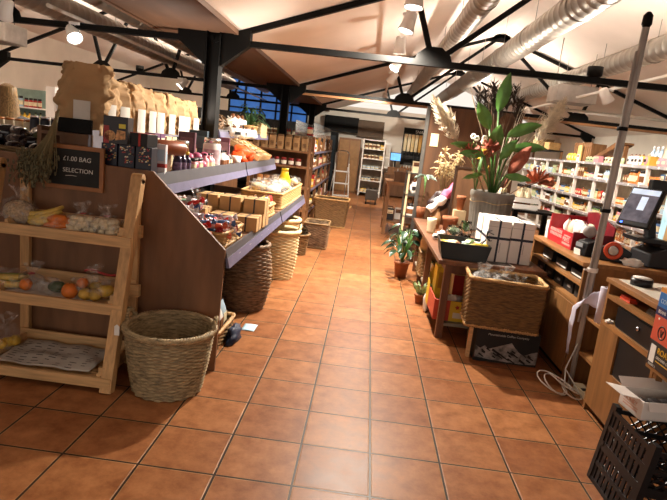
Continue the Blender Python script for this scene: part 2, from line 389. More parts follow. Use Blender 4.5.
def weave(rad, h, rows, stakes, sh=None, amp=.006, per=4, rowb=.004, z0=0, floor_z=.012):
    n = stakes*per; ol = outline(sh, n); mb = MB(); vs = []; nz = rows*3+1
    for j in range(nz):
        row = min(j//3, rows-1); z = z0+h*j/(nz-1); k = j % 3; r = rad((z-z0)/h)
        for i in range(n):
            wv = amp*math.cos(PI*i/per+PI*row)+(rowb if k in (1, 2) else -rowb*.6)
            x, y = ol[i]; L = math.hypot(x, y)
            if sh is None: vs.append((x*(r+wv), y*(r+wv), z))
            else: vs.append((x*(r+wv/L), y*(r+wv/L), z))
    fs = [(j*n+i, j*n+(i+1) % n, (j+1)*n+(i+1) % n, (j+1)*n+i) for j in range(nz-1) for i in range(n)]
    mb.add(vs, fs, True)
    b = MB(); r0 = rad(0)*.97
    mb.add([(x*r0, y*r0, z0+floor_z) for x, y in ol], [tuple(range(n))])
    return mb
def rim(rad, z, sh=None, r=.011, tw=30, strands=3, dr=.009):
    mb = MB(); n = 160; ol = outline(sh, n)
    for k in range(strands):
        pts = []
        for i in range(n):
            a = 2*PI*(tw*i/n+k/strands); x, y = ol[i]; L = math.hypot(x, y); q = rad+dr*math.cos(a)/L
            pts.append((x*q, y*q, z+dr*math.sin(a)))
        mb.tube(pts, r, 6, True)
    return mb
def arch(a, b, up, r, m=1, n=14, tw=True):
    mb = MB(); a = Vector(a); b = Vector(b); up = Vector(up)
    base = [a+(b-a)*t+up*math.sin(PI*t)**.8 for t in [i/n for i in range(n+1)]]
    if not tw: return mb.tube(base, r, 7)
    for k in range(2):
        s_ = (b-a).cross(up).normalized()
        mb.tube([p+(s_*math.cos(i*1.6+PI*k)+up.normalized()*math.sin(i*1.6+PI*k))*r*.7 for i, p in enumerate(base)], r*.75, 6)
    return mb
def rbasket(name, label, cat, loc, r0, r1, h, m, rows=26, stakes=28, bulge=0, handles=None, group=None, rz=0, rr=.011):
    t = thing(name, label, cat, loc, rz, group); f = lambda q: r0+(r1-r0)*q+bulge*math.sin(PI*q)
    obj('woven_body', weave(f, h, rows, stakes), m, t, solid=.008)
    obj('rim', rim(r1+.004, h, None, rr), m, t)
    if handles:
        for a in handles:
            c, s_ = math.cos(a), math.sin(a); c1, s1 = math.cos(a+.28), math.sin(a+.28); c2, s2 = math.cos(a-.28), math.sin(a-.28)
            obj('handle', arch((r1*c1, r1*s1, h-.02), (r1*c2, r1*s2, h-.02), (.02*c, .02*s_, .085), .011), m, t)
    return t
def hamper(name, label, cat, loc, hx_, hy_, h, m, rows=22, stakes=40, taper=.0, rz=0, m2=None, group=None, handles=False):
    t = thing(name, label, cat, loc, rz, group); f = lambda q: 1-taper*(1-q)
    obj('woven_body', weave(f, h, rows, stakes, (hx_, hy_), amp=.004, rowb=.004), m, t, solid=.008)
    obj('rim', rim(1.0, h, (hx_, hy_), .009, 50, 3, .008), m2 or m, t)
    obj('base_band', rim(1-taper, .012, (hx_, hy_), .008, 50, 2, .006), m2 or m, t)
    if handles:
        for s_ in (-1, 1):
            obj('handle', arch((s_*(hx_+.012), -.08, h*.72), (s_*(hx_+.012), .08, h*.72), (s_*.03, 0, .03), .009), m2 or m, t)
    return t
# ------------------------------------------------------------------ small goods
COL = {'cream': 'e6d6b2', 'white': 'efece6', 'red': 'b3302a', 'green': '5d7a45', 'yellow': 'e0b238', 'blue': '5576a8', 'brown': '7a4c2c', 'pink': 'd8909a', 'orange': 'd27a35', 'black': '2a2526', 'amber': 'a5662a', 'pale blue': 'a9c4d6', 'pale green': 'b4c79a', 'purple': '6a4168'}
GOODS = {}
def goods(kind, col, w, h):
    key = (kind, col, w, h)
    if key in GOODS: return GOODS[key]
    m1 = cmat(COL[col], .45); lab = cmat(COL['cream' if col not in ('cream', 'white') else 'brown'], .5); dk = cmat(COL['black'] if col != 'black' else COL['amber'], .4); r = w/2
    mb = MB(); mats = [m1, lab, dk]
    if kind == 'carton':
        mb.box(-r, r, -r*.75, r*.75, 0, h); mb.mat(1).box(-r*.8, r*.8, -r*.76, -r*.75, h*.55, h*.88); mb.mat(2).box(-r*.6, r*.6, -r*.765, -r*.755, h*.62, h*.68)
        mb.mat(1).box(-r*.76, -r*.75, -r*.6, r*.6, h*.3, h*.4)
    elif kind == 'jar':
        mb.lathe([(r*.9, 0), (r, h*.05), (r, h*.68), (r*.82, h*.78)], 14).mat(1).lathe([(r*1.01, h*.16), (r*1.01, h*.58)], 14, caps=(False, False)).mat(2).lathe([(r*.88, h*.78), (r*.9, h), (0, h)], 14)
    elif kind == 'bottle':
        mb.lathe([(r*.95, 0), (r, h*.03), (r, h*.55), (r*.75, h*.66), (r*.34, h*.76), (r*.32, h*.9)], 14).mat(1).lathe([(r*1.01, h*.14), (r*1.01, h*.46)], 14, caps=(False, False)).mat(2).lathe([(r*.38, h*.88), (r*.38, h), (0, h)], 12)
    elif kind == 'tin':
        mb.lathe([(r*.96, 0), (r, h*.03), (r, h*.97), (r*.94, h), (0, h*.99)], 16).mat(1).lathe([(r*1.01, h*.3), (r*1.01, h*.7)], 16, caps=(False, False))
    elif kind == 'packet':
        def fn(u, v):
            a = u*2*PI; q = math.sin(PI*min(1, v*1.08))**.45 if v < .92 else .12
            return (r*math.copysign(abs(math.cos(a))**.7, math.cos(a)), r*.62*q*math.sin(a)*(1+.12*math.sin(9*v+3*u*PI)), h*v)
        mb.grid(fn, 16, 9); mb.mat(1).box(-r*.6, r*.6, -r*.66, -r*.60, h*.3, h*.62); mb.mat(2).box(-r*.95, r*.95, -.004, .004, h*.93, h)
    elif kind == 'bag':
        mb.blob((0, 0, h*.42), (r, r*.8, h*.45), 3, .18, 12, 8).mat(1).blob((0, 0, h*.9), (r*.35, r*.3, h*.14), 5, .2, 8, 5).mat(2).box(-r*.5, r*.5, -r*.86, -r*.74, h*.3, h*.55)
    GOODS[key] = mb.data(kind, mats); return GOODS[key]
CAT = {'carton': 'carton', 'jar': 'jar', 'bottle': 'bottle', 'tin': 'tin', 'packet': 'packet', 'bag': 'bag'}
def put(me, name, loc, rz, label, cat, group=None, scale=None, rot=None):
    o = bpy.data.objects.new(name, me); C.objects.link(o); o.location = loc; o.rotation_euler = rot or (0, 0, rz)
    if scale: o.scale = (scale,)*3 if not isinstance(scale, tuple) else scale
    return tag(o, label, cat, group)
def fill(p0, p1, desc, rng, kinds, cols, w=(.06, .1), h=(.1, .2), face=0, gap=.012, rows=1, jit=.012, run=(2, 4), skip=.1):
    """products side by side from p0 to p1, fronts turned by `face` about z (0 faces -y)"""
    p0 = Vector(p0); p1 = Vector(p1); L = (p1-p0).length; d = (p1-p0)/L; q = 0; used = set()
    nrm = Vector((math.sin(face), -math.cos(face), 0))
    while q < L-.06:
        for _ in range(30):
            k, c = rng.choice(kinds), rng.choice(cols)
            if (k, c) not in used: break
        else: break
        used.add((k, c)); ww = round(rng.uniform(*w), 2); hh = round(rng.uniform(*h), 2)
        if k == 'bottle': ww = min(ww, .075); hh = max(hh, ww*2.4) if h[1] >= ww*2.4 else h[1]
        if k == 'tin': hh = min(hh, ww*1.5)
        me = goods(k, c, ww, hh); n = rng.randint(*run); lab = '%s %s %s' % (c, k, desc); g = '%s %ss %s' % (c, k, desc)
        if rng.random() < skip: q += ww
        items = []
        for i in range(n):
            if q+ww > L: break
            items.append(p0+d*(q+ww/2)+nrm*rng.uniform(-jit, 0)); q += ww+gap
        for p in items:
            put(me, k, p, face+rng.uniform(-.08, .08), lab, CAT[k], g if len(items) > 1 else None)
        q += gap
# ------------------------------------------------------------------ left: stepped display unit behind the plywood end panel
du = thing('display_unit', 'stepped shelf unit behind the brown plywood end panel, black column behind', 'shelving', (0, 0, 0))
obj('end_panel', MB().prism([(-2.75, 0), (-.785, 0), (-.772, .762), (-1.225, 1.172), (-2.75, 1.2)], 1, 3.095, 3.117), mat('panel_ply', hx('80583a'), .55, var=.2, scale=3, stretch=(3, 3, .6), bump=.12, bscale=30), du, bevel=.002)
obj('end_panel', MB().prism([(-1.80, 1.10), (-1.61, 1.10), (-1.61, 1.335), (-1.80, 1.335)], 1, 3.13, 3.15), plyd, du)
obj('back_panel', B(-1.93, -1.905, 3.12, 5.45, 0, 1.36), plyd, du)
def lip(t, x, y0, y1, z0, z1, tilt=.02):
    obj('shelf_lip', MB().prism([(x, z1), (x+.012, z1), (x+.012+tilt, z0+.06), (x+tilt, z0+.06)], 1, y0, y1), greyl, t)
    obj('price_strip', MB().prism([(x+tilt, z0+.06), (x+.014+tilt, z0+.06), (x+.03+tilt, z0), (x+tilt+.01, z0)], 1, y0, y1), lipm, t)
def tickets(t, x, y0, y1, z, n, rng):
    me = B(0, .002, -.022, .022, 0, .035).data('price_ticket', white)
    for i in range(n):
        o = bpy.data.objects.new('price_ticket', me); C.objects.link(o); o.parent = t; o.location = (x, y0+(y1-y0)*(i+.5+rng.uniform(-.3, .3))/n, z)
rg = random.Random(4)
obj('lower_shelf', B(-1.905, -.772, 3.12, 5.08, .72, .745), plyd, du)
lip(du, -.785, 3.12, 5.08, .65, .755, .012)
obj('upper_shelf', B(-1.905, -1.235, 3.12, 5.52, 1.095, 1.12), plyd, du)
lip(du, -1.25, 3.12, 5.52, 1.02, 1.155, .014)
obj('top_shelf', B(-1.905, -1.62, 3.12, 5.42, 1.315, 1.335), plyd, du)
obj('clear_edge', B(-1.625, -1.612, 3.12, 5.42, 1.26, 1.365), mat('acrylic_edge', hx('8e8890'), .25, var=.1, scale=10), du)
obj('end_cap', B(-1.80, -1.60, 3.10, 3.125, 1.338, 1.42), black, du, bevel=.004)
obj('base_board', B(-1.905, -1.15, 3.12, 5.4, 0, .03), black, du)
tickets(du, -.755, 3.3, 5.0, .655, 5, rg)
d2 = thing('display_unit', 'stepped shelf unit behind the black column holding bread hamper and wicker balls', 'shelving', (0, 0, 0))
obj('back_panel', B(-2.06, -2.03, 5.55, 8.6, 0, 1.42), plyd, d2)
obj('lower_shelf', B(-2.03, -.772, 5.12, 6.95, .72, .745), plyd, d2); lip(d2, -.785, 5.12, 6.95, .65, .75, .012)
obj('upper_shelf', B(-2.03, -1.235, 5.56, 7.25, 1.095, 1.12), plyd, d2); lip(d2, -1.25, 5.56, 7.25, 1.02, 1.155, .014)
obj('top_shelf', B(-2.03, -1.60, 5.75, 8.5, 1.37, 1.39), plyd, d2); lip(d2, -1.61, 5.75, 8.5, 1.37, 1.45, .01)
obj('side_board', B(-2.03, -.82, 7.08, 7.10, 0, .72), plyd, d2)
tickets(d2, -.755, 5.2, 6.9, .645, 5, rg)
# flour sacks of brown paper on the top shelf
def sack_mesh(seed):
    rnd = random.Random(seed); mb = MB(); hw, hd, H = .094, .068, .39
    def fn(u, v):
        a = u*2*PI; c, s_ = math.cos(a), math.sin(a); e = .45
        x = hw*math.copysign(abs(c)**e, c); y = hd*math.copysign(abs(s_)**e, s_)
        sq = 1 if v < .55 else 1-.62*((v-.55)/.45)**1.3
        y *= sq; x *= 1+.03*math.sin(PI*v)-(.10*max(0, v-.7)/.3)
        nn = noise.noise(Vector((c*1.6+seed*5, s_*1.6, v*5)))*.026+(abs(noise.noise(Vector((c*3+seed*3, s_*3, v*6))))-.2)*.05+(abs(noise.noise(Vector((c*7+seed*3, s_*7, v*14))))-.2)*.02
        k = nn*(.3+v*1.2)
        return (x+k*c+.02*math.sin(seed+v*2)*v, y+k*s_+nn*.6*v, H*v+(.015*noise.noise(Vector((c*3, s_*3, seed*2.)))*(v > .9)))
    mb.grid(fn, 56, 34)
    return mb
sackm = [sack_mesh(i).data('sack_body', paperb) for i in range(5)]
labw = mat('sack_label', hx('d9d3c9'), .6, var=.04)
ordn = ['first', 'second', 'third', 'fourth', 'fifth', 'sixth', 'seventh', 'eighth', 'ninth', 'tenth', 'eleventh', 'twelfth']
for i in range(10):
    y = 3.27+.21*i if i else 3.245; x = -1.735+rg.uniform(-.012, .012)
    t = thing('flour_sack', 'brown paper sack with white label on the top shelf, %s from the camera' % ordn[i], 'sack', (x, y, 1.336), PI*.42+rg.uniform(-.08, .08) if i else PI*.16, 'paper sacks on the top shelf')
    o = bpy.data.objects.new('sack_body', sackm[i % 5]); C.objects.link(o); o.parent = t; o.scale = (1.38 if i == 0 else 1.0, 1.1, (1.04 if i == 0 else .95-.02*(i % 3)-.008*i))
    lb = MB().grid(lambda u, v: (-.045+.09*u, -.092-.006*math.sin(PI*u), .03+.16*v), 6, 4, True)
    obj('label', lb, labw, t)
# upper shelf goods
navy = mat('navy_print', hx('1d1c2c'), .4, var=.1, scale=20); gold = cmat('c9a35c', .4); red = cmat('a3302c', .45); cream = cmat('e8dcc0', .5)
def giftbox(x, y, z, k):
    t = thing('gift_box', 'navy printed gift box behind the plywood panel, %s of three' % ('left', 'middle', 'right')[k], 'gift box', (x, y, z), 0, 'navy gift boxes')
    obj('box_body', B(-.047, .047, -.047, .047, 0, .155), navy, t, bevel=.002)
    rr = random.Random(k); mb = MB()
    for i in range(34):
        u, v = rr.uniform(-.04, .034), rr.uniform(.05, .148); s_ = rr.uniform(.003, .007); mb.mat(rr.randint(0, 2))
        mb.prism([(u, v), (u+s_*2, v+s_*.3), (u+s_*1.6, v+s_*1.5), (u+s_*.4, v+s_*1.2)], 1, -.0482, -.0472)
    obj('printed_motifs', mb, [gold, cream, red], t)
for k in range(3): giftbox(-1.505+.103*k, 3.18, 1.122+.025, k)
tag(obj('plinth_board', B(-1.6, -1.26, 3.13, 3.3, 1.12, 1.146), plyd), 'low brown board under the three navy gift boxes', 'board')
t = thing('cake_box', 'tall black and red cake box on the navy gift boxes', 'box', (-1.475, 3.18, 1.3025), .1)
obj('box_body', B(-.07, .07, -.05, .05, 0, .155), mat('cake_box_black', hx('231414'), .35), t, bevel=.002)
obj('picture', MB().prism([(-.03+.03*math.cos(a*.5236)*1.1, .045+.03*math.sin(a*.5236)) for a in range(12)], 1, -.0515, -.0505).prism([(.0, .02), (.058, .03), (.058, .075), (.01, .08)], 1, -.0515, -.0505), mat('cake_picture', hx('cf9a63'), .5, var=.4, scale=60), t)
obj('red_band', B(-.066, -.035, -.0515, .05, 0, .1), red, t); obj('price_sticker', B(.02, .058, -.0525, -.0515, .09, .115), cmat('e4d34c'), t)
t = thing('chocolate_box', 'flat black box with red flash lying on the right navy gift boxes', 'box', (-1.325, 3.19, 1.3025), -.25)
obj('box_body', B(-.06, .06, -.05, .05, 0, .075), mat('flat_black', hx('1f1c20'), .35), t, bevel=.002)
obj('red_flash', B(.0, .016, -.0515, -.05, 0, .075).box(-.06, .06, -.05, .05, .075, .0765), red, t)
t = thing('salami', 'thick orange brown roll with pale end lying behind the navy boxes', 'roll', (-1.30, 3.46, 1.30), .9)
M90 = Matrix.Rotation(PI/2, 4, 'Y')
obj('roll_body', MB().lathe([(.03, -.14), (.045, -.13), (.047, 0), (.046, .13), (.03, .145)], 18, M=M90), mat('salami_skin', hx('96502f'), .4, var=.2, scale=15), t)
obj('pale_end', MB().lathe([(.044, -.15), (.02, -.16), (0, -.16)], 18, M=M90), cmat('b5aea6', .3), t)
tag(obj('riser', B(-1.42, -1.285, 3.40, 3.54, 1.12, 1.252), plyd), 'small brown riser carrying the orange brown roll', 'board')
def pbox(name, label, cat, loc, w, d, h, c, c2, rz=0, extra=None):
    t = thing(name, label, cat, loc, rz)
    obj('box_body', B(-w/2, w/2, -d/2, d/2, 0, h), cmat(c, .4), t, bevel=.0015)
    obj('printed_panel', B(-w*.38, w*.38, -d/2-.001, -d/2, h*.5, h*.85).box(w/2, w/2+.001, -d*.35, d*.35, h*.4, h*.8), cmat(c2, .5), t)
    if extra: obj('printed_stripe', B(-w/2-.001, w/2+.001, -d/2-.0015, d/2+.001, h*.3, h*.42), cmat(extra, .5), t)
    return t
pbox('tea_box', 'white box with pale blue panel and red stripe at the panel corner', 'box', (-1.268, 3.33, 1.122), .06, .05, .2, 'e3dcdf', 'b9cfe0', .1, 'a4332f')
def gbottle(name, label, loc, r, h, m, capm, labm=None, cat='bottle', group=None):
    t = thing(name, label, cat, loc, 0, group)
    obj('bottle_body', MB().lathe([(r*.92, 0), (r, h*.03), (r, h*.58), (r*.8, h*.68), (r*.36, h*.78), (r*.34, h*.88)], 16), m, t)
    obj('cap', MB().lathe([(r*.42, h*.86), (r*.42, h), (0, h)], 14), capm, t)
    if labm: obj('label', MB().lathe([(r*1.01, h*.15), (r*1.01, h*.5)], 16, caps=(False, False)), labm, t)
    return t
ylw = cmat('e7c93f', .4)
for k in range(3): gbottle('bottle', 'dark purple bottle with yellow cap on the upper shelf, %s from the panel' % ordn[k], (-1.27, 3.62+.10*k, 1.122), .03, .17-.01*k, mat('dark_purple_glass', hx('2f2740'), .2), ylw, mat('bottle_label', hx('6b5570'), .5, var=.4, scale=40))
def jar(label, loc, r, h, body, lid, labm=None, cat='jar', group=None):
    t = thing('jar', label, cat, loc, 0, group)
    obj('jar_body', MB().lathe([(r*.9, 0), (r, h*.04), (r, h*.76), (r*.86, h*.84)], 18), body, t)
    obj('lid', MB().lathe([(r*.92, h*.83), (r*.94, h), (0, h)], 18), lid, t)
    if labm: obj('label', MB().lathe([(r*1.01, h*.15), (r*1.01, h*.62)], 18, caps=(False, False)), labm, t)
    return t
jar('stout amber jar with white label standing behind purple bottles', (-1.36, 3.95, 1.122), .055, .22, mat('amber_jar', hx('5f3c22'), .2), chrome, cmat('d8d4dc', .5))
jar('tall white labelled canister with metal lid on the upper shelf', (-1.34, 4.66, 1.122), .075, .25, cmat('ddd6d2', .35), chrome, mat('canister_label', hx('c9aeb4'), .5, var=.3, scale=25))
pbox('tea_box', 'dark maroon box standing behind the white canister', 'box', (-1.47, 4.4, 1.122), .13, .06, .28, '4c2c3c', '6f4a58', .1)
pbox('tea_box', 'slim maroon box standing right of the white canister', 'box', (-1.31, 4.95, 1.122), .09, .05, .26, '7c4658', 'b98996', .15)
pbox('tea_box', 'dark teal box behind the maroon box on the upper shelf', 'box', (-1.52, 4.85, 1.122), .16, .08, .30, '2b4450', '4d6b78', .1)
for k in range(6):
    tag(obj('pink_pudding', MB().blob((0, 0, .04), (.045, .045, .042), k, .06), mat('pink_wrap', hx('b65a7c'), .25, var=.2, scale=20), None, loc=(-1.30-.06*(k % 2), 4.05+.10*k-.03*(k % 2), 1.122+.05*(k % 2))), 'pink wrapped ball on the upper shelf before the white canister', 'pudding', 'pink wrapped balls')
fill((-1.285, 3.9, 1.122), (-1.285, 4.55, 1.122), 'at the upper shelf edge left of the white canister', random.Random(31), ['jar', 'packet', 'bottle'], ['cream', 'yellow', 'amber', 'pink', 'white'], (.06, .08), (.08, .13), PI/2, .006)
fill((-1.285, 4.75, 1.122), (-1.285, 5.2, 1.122), 'at the upper shelf edge right of the white canister', random.Random(33), ['jar', 'packet', 'bottle'], ['cream', 'white', 'pink', 'amber', 'black'], (.06, .08), (.09, .15), PI/2, .006)
fill((-1.55, 3.75, 1.122), (-1.55, 5.4, 1.122), 'at the back of the upper shelf under the sacks', random.Random(37), ['carton', 'jar', 'packet'], ['cream', 'brown', 'red', 'amber', 'black', 'purple'], (.08, .12), (.18, .27), PI/2, .01, run=(1, 2))
for k in range(4):
    tag(obj('orange_net', MB().blob((0, 0, .06), (.085, .07, .065), k+20, .2, 16, 10), mat('orange_net', hx('e2511c'), .5, var=.25, scale=30, bump=.4, bscale=60), None, loc=(-1.33-.02*(k % 2), 5.62+.14*k, 1.122+(.06 if k in (1, 2) else 0))), 'bright orange net bag on the second unit upper shelf', 'net bag', 'orange net bags')
tag(obj('white_cup', MB().lathe([(.035, 0), (.05, .09), (.045, .09), (.03, .01), (0, .01)], 18), white, None, loc=(-1.30, 5.40, 1.122)), 'small white pot before the orange nets', 'pot')
# tilted slatted wood tray with rolls
t = thing('wooden_tray', 'tilted pine tray of pale rolls behind the orange nets', 'tray', (-1.45, 6.45, 1.25))
RT = Matrix.Rotation(.42, 4, 'Y')
mb = MB().box(-.22, .24, -.38, .38, 0, .012, RT)
for yy in (-.38, -.13, .12, .37): mb.box(-.22, .24, yy-.008, yy+.008, .01, .06, RT)
mb.box(-.22, -.205, -.38, .38, .01, .06, RT).box(.225, .24, -.38, .38, .01, .06, RT)
obj('tray_box', mb, pine, t)
obj('tray_stand', B(-.2, -.18, -.36, .36, -.13, .09).box(.18, .2, -.36, .36, -.13, -.11), pine, t)
rolls = MB().blob((0, 0, 0), (.035, .028, .025), 2, .08).data('bread_roll', mat('pale_roll', hx('dcc39a'), .7))
for i in range(30):
    p = RT @ Vector((-.18+.075*(i % 6), -.32+.13*(i//6)+rg.uniform(-.02, .02), .035)); put(rolls, 'bread_roll', p+Vector((-1.45, 6.45, 1.25)), rg.uniform(0, 3), 'small pale roll in the tilted pine tray', 'roll', 'rolls in the tilted tray')
for k in range(5): put(goods('bag', 'white', .16, .14), 'bag', (-1.62+.03*k, 6.2+.19*k, 1.37), k, 'white wrapped bag behind the tilted pine tray', 'bag', 'white bags behind the pine tray')
# lower shelf of the first unit
hamper('wicker_tray', 'shallow buff wicker tray of red wrapped sweets at the panel edge', 'basket', (-.945, 3.42, .746), .14, .24, .09, wick, 8, 30)
wr = ['c9362f', 'e8e3de', 'd9d4d6', 'a82a2c', '4c6a9c', 'd8b0a8', 'd96a4a']
wrapme = []
for i, h in enumerate(wr):
    m_ = MB().blob((0, 0, 0), (.035, .014, .012), i, .1, 10, 6)
    for s_ in (-1, 1): m_.lathe([(.006, 0), (.016, .018)], 8, M=Matrix.Translation((s_*.032, 0, 0)) @ Matrix.Rotation(s_*PI/2, 4, 'Y'), caps=(False, False))
    wrapme.append(m_.data('wrapped_sweet', cmat(h, .3)))
wn = ['red', 'white', 'silver', 'dark red', 'blue', 'pink', 'coral']
for i in range(70):
    k = rg.choice((0, 1, 1, 2, 2, 5, 4, 5, 6, 3)); x = -.945+rg.uniform(-.11, .11); y = 3.42+rg.uniform(-.21, .21); z = .79+.012*(i//8)
    put(wrapme[k], 'wrapped_sweet', (x, y, z), 0, wn[k]+' wrapped sweet in the shallow buff wicker tray', 'sweet', wn[k]+' sweets in the wicker tray', 1.4, (rg.uniform(-.4, .4), rg.uniform(-.4, .4), rg.uniform(0, 6)))
for i in range(64):
    k = rg.choice((0, 1, 1, 2, 2, 5, 4, 6)); x = -1.15+rg.uniform(-.1, .1); y = 3.38+rg.uniform(-.2, .25); z = .785+.019*(i//6)
    put(wrapme[k], 'wrapped_sweet', (x, y, z), 0, wn[k]+' wrapped sweet heaped behind the shallow wicker tray', 'sweet', wn[k]+' heaped sweets', 1.4, (rg.uniform(-.4, .4), rg.uniform(-.4, .4), rg.uniform(0, 6)))
def cbag(x, y, z, rx, ry, rz_, seed, label, cat='bag', neck=True, tie=None, group=None, parent_m=None):
    t = thing('plastic_bag', label, cat, (x, y, z), 0, group)
    obj('film', MB().blob((0, 0, rz_*.95), (rx, ry, rz_), seed, .16, 22, 14, 2.6, flat=rz_*.93), parent_m or bagm, t)
    if neck:
        def fn(u, v):
            a = u*2*PI; r = (.012+.035*v)*(1+.35*math.sin(5*a+seed)); return (r*math.cos(a)+.02*v*math.sin(seed), r*math.sin(a), rz_*1.85+.06*v+.008*math.sin(3*a+seed))
        obj('gathered_neck', MB().grid(fn, 20, 5), bagm, t)
    if tie: obj('tie', MB().tube([(.013*math.cos(a), .013*math.sin(a), rz_*1.86) for a in [i*PI/6 for i in range(12)]], .004, 5, True), tie, t)
    return t
cbag(-1.25, 3.33, .93, .08, .08, .05, 4, 'clear crinkled bag on top of the heaped sweets, nearest panel')
cbag(-1.13, 3.66, .90, .08, .07, .045, 6, 'clear crinkled bag on heaped sweets beside the kraft boxes')
pbox('sweet_box', 'flat green and white box lying across the heaped sweets', 'box', (-1.13, 3.46, .96), .16, .08, .025, '7fb08a', 'e8e4dc', .2)
def kraftbox(x, y, z, w, d, h, label):
    t = thing('kraft_box', label, 'gift box', (x, y, z), rg.uniform(-.04, .04), 'kraft gift boxes on the lower shelf')
    obj('box_body', B(-w/2, w/2, -d/2, d/2, 0, h), kraft, t, bevel=.002)
    e = .001; b = .006; mb = MB().box(-b, b, -d/2-e, d/2+e, -e*0, h+e).box(-w/2-e, w/2+e, -b, b, 0, h+e)
    obj('ribbon', mb, cmat('2d2f3a', .5), t)
    return t
KH = .105
for r_, (y, n, x0, z) in enumerate(((3.98, 2, -1.02, .746), (4.22, 3, -1.20, .746), (4.22, 3, -1.20, .746+KH+.001))):
    for k in range(n):
        kraftbox(x0+.185*k, y, z, .165, .2, KH, 'kraft gift box with ribbon, %s from left in the %s' % (ordn[k], ('front row by the sweets', 'back row, underneath', 'back row, on top')[r_]))
kraftbox(-1.22, 3.98, .746, .165, .2, .13, 'brown kraft gift box at the left behind the heaped sweets')
hamper('wicker_basket', 'small buff wicker basket by the kraft boxes at the shelf edge', 'basket', (-.89, 4.78, .746), .085, .16, .10, wick, 8, 22)
for k in range(6): put(goods('packet', ['cream', 'white', 'yellow', 'orange', 'black', 'red'][k], .09, .15), 'packet', (-.885+.03*(k % 2), 4.68+.045*k, .77), PI/2+rg.uniform(-.4, .4), '%s packet standing in the small buff basket by the kraft boxes' % ['cream', 'white', 'yellow', 'orange', 'black', 'red'][k], 'packet')
fill((-1.0, 4.72, .746), (-1.0, 5.05, .746), 'behind the small buff basket on the lower shelf', random.Random(8), ['packet', 'carton'], ['cream', 'white', 'black', 'blue'], (.08, .1), (.14, .22), PI/2)
# bread hamper of the second unit
hamper('bread_hamper', 'long buff wicker hamper filled with wrapped bread', 'hamper', (-1.0, 6.05, .746), .205, .78, .15, wick, 12, 60)
for i in range(26):
    x = -1.0+rg.uniform(-.12, .12); y = 5.42+1.26*(i % 13)/12+rg.uniform(-.04, .04); z = .80+.07*(i//13)
    k = rg.randrange(3)
    t = thing('bread_bag', ['white wrapped bread bag in the long hamper', 'brown loaf in a clear bag in the long hamper', 'pale bun bag in the long hamper'][k], 'bread', (x, y, z), rg.uniform(0, 3), ['white bread bags', 'brown bread bags', 'bun bags'][k])
    obj('loaf', MB().blob((0, 0, .045), (.085, .06, .045), i, .12), mat('loaf_%d' % k, hx(['e3d8c6', '9a7048', 'd6bd92'][k]), .7, var=.15), t)
    obj('film', MB().blob((0, 0, .055), (.11, .08, .062), i+9, .3, 18, 10, 3), bagm, t)
t = thing('juice_bottle', 'tall bright yellow bottle standing in the bread hamper', 'bottle', (-.95, 6.35, .775))
obj('bottle_body', MB().lathe([(.07, 0), (.075, .02), (.075, .19), (.045, .26), (.04, .29)], 20), mat('yellow_bottle', hx('e8c628'), .3), t)
obj('cap', MB().lathe([(.042, .285), (.042, .32), (0, .322)], 16), cmat('d9b520', .4), t)
# wicker balls, twigs, box and plant on the second unit's top shelf
def wball(x, y, r, m, label):
    mb = MB()
    for k in range(9):
        q = Matrix.Rotation(k*.9, 3, 'X') @ Matrix.Rotation(k*1.7, 3, 'Z')
        mb.tube([q @ Vector((r*math.cos(a*.314), r*math.sin(a*.314), r*.15*math.sin(3*a*.314)))+Vector((0, 0, r)) for a in range(20)], .008, 5, True)
    return tag(obj('wicker_ball', mb, m, None, loc=(x, y, 1.392)), label, 'wicker ball', )
wball(-1.72, 5.95, .115, wickd, 'dark brown wicker ball next to the black column')
wball(-1.74, 6.22, .11, wickb, 'brown wicker ball beside the white twig bundle')
t = thing('twig_bundle', 'bundle of white bleached twigs lying on the top shelf', 'twigs', (-1.72, 6.55, 1.392))
mb = MB()
for k in range(26):
    a = rg.uniform(0, 6.28); mb.tube([(rg.uniform(-.08, .08), rg.uniform(-.16, .16), .01), (rg.uniform(-.06, .06), rg.uniform(-.14, .14), .12), (.12*math.cos(a), .16*math.sin(a), rg.uniform(.15, .23))], .006, 5)
obj('twigs', mb, cmat('e3dccb', .6), t)
for k in range(3): put(goods('bag', 'white', .2, .26), 'bag', (-1.75, 6.9+.25*k, 1.392), k, 'frosted white bag on the top shelf behind the twigs', 'bag', 'frosted bags on the top shelf')
hamper('basket_tray', 'small yellow buff woven tray at the top shelf edge', 'basket', (-1.68, 7.4, 1.392), .1, .24, .14, wick, 9, 26)
hamper('white_crate', 'white slatted bin right of the yellow woven tray', 'basket', (-1.68, 8.15, 1.392), .1, .22, .2, wickc, 8, 20)
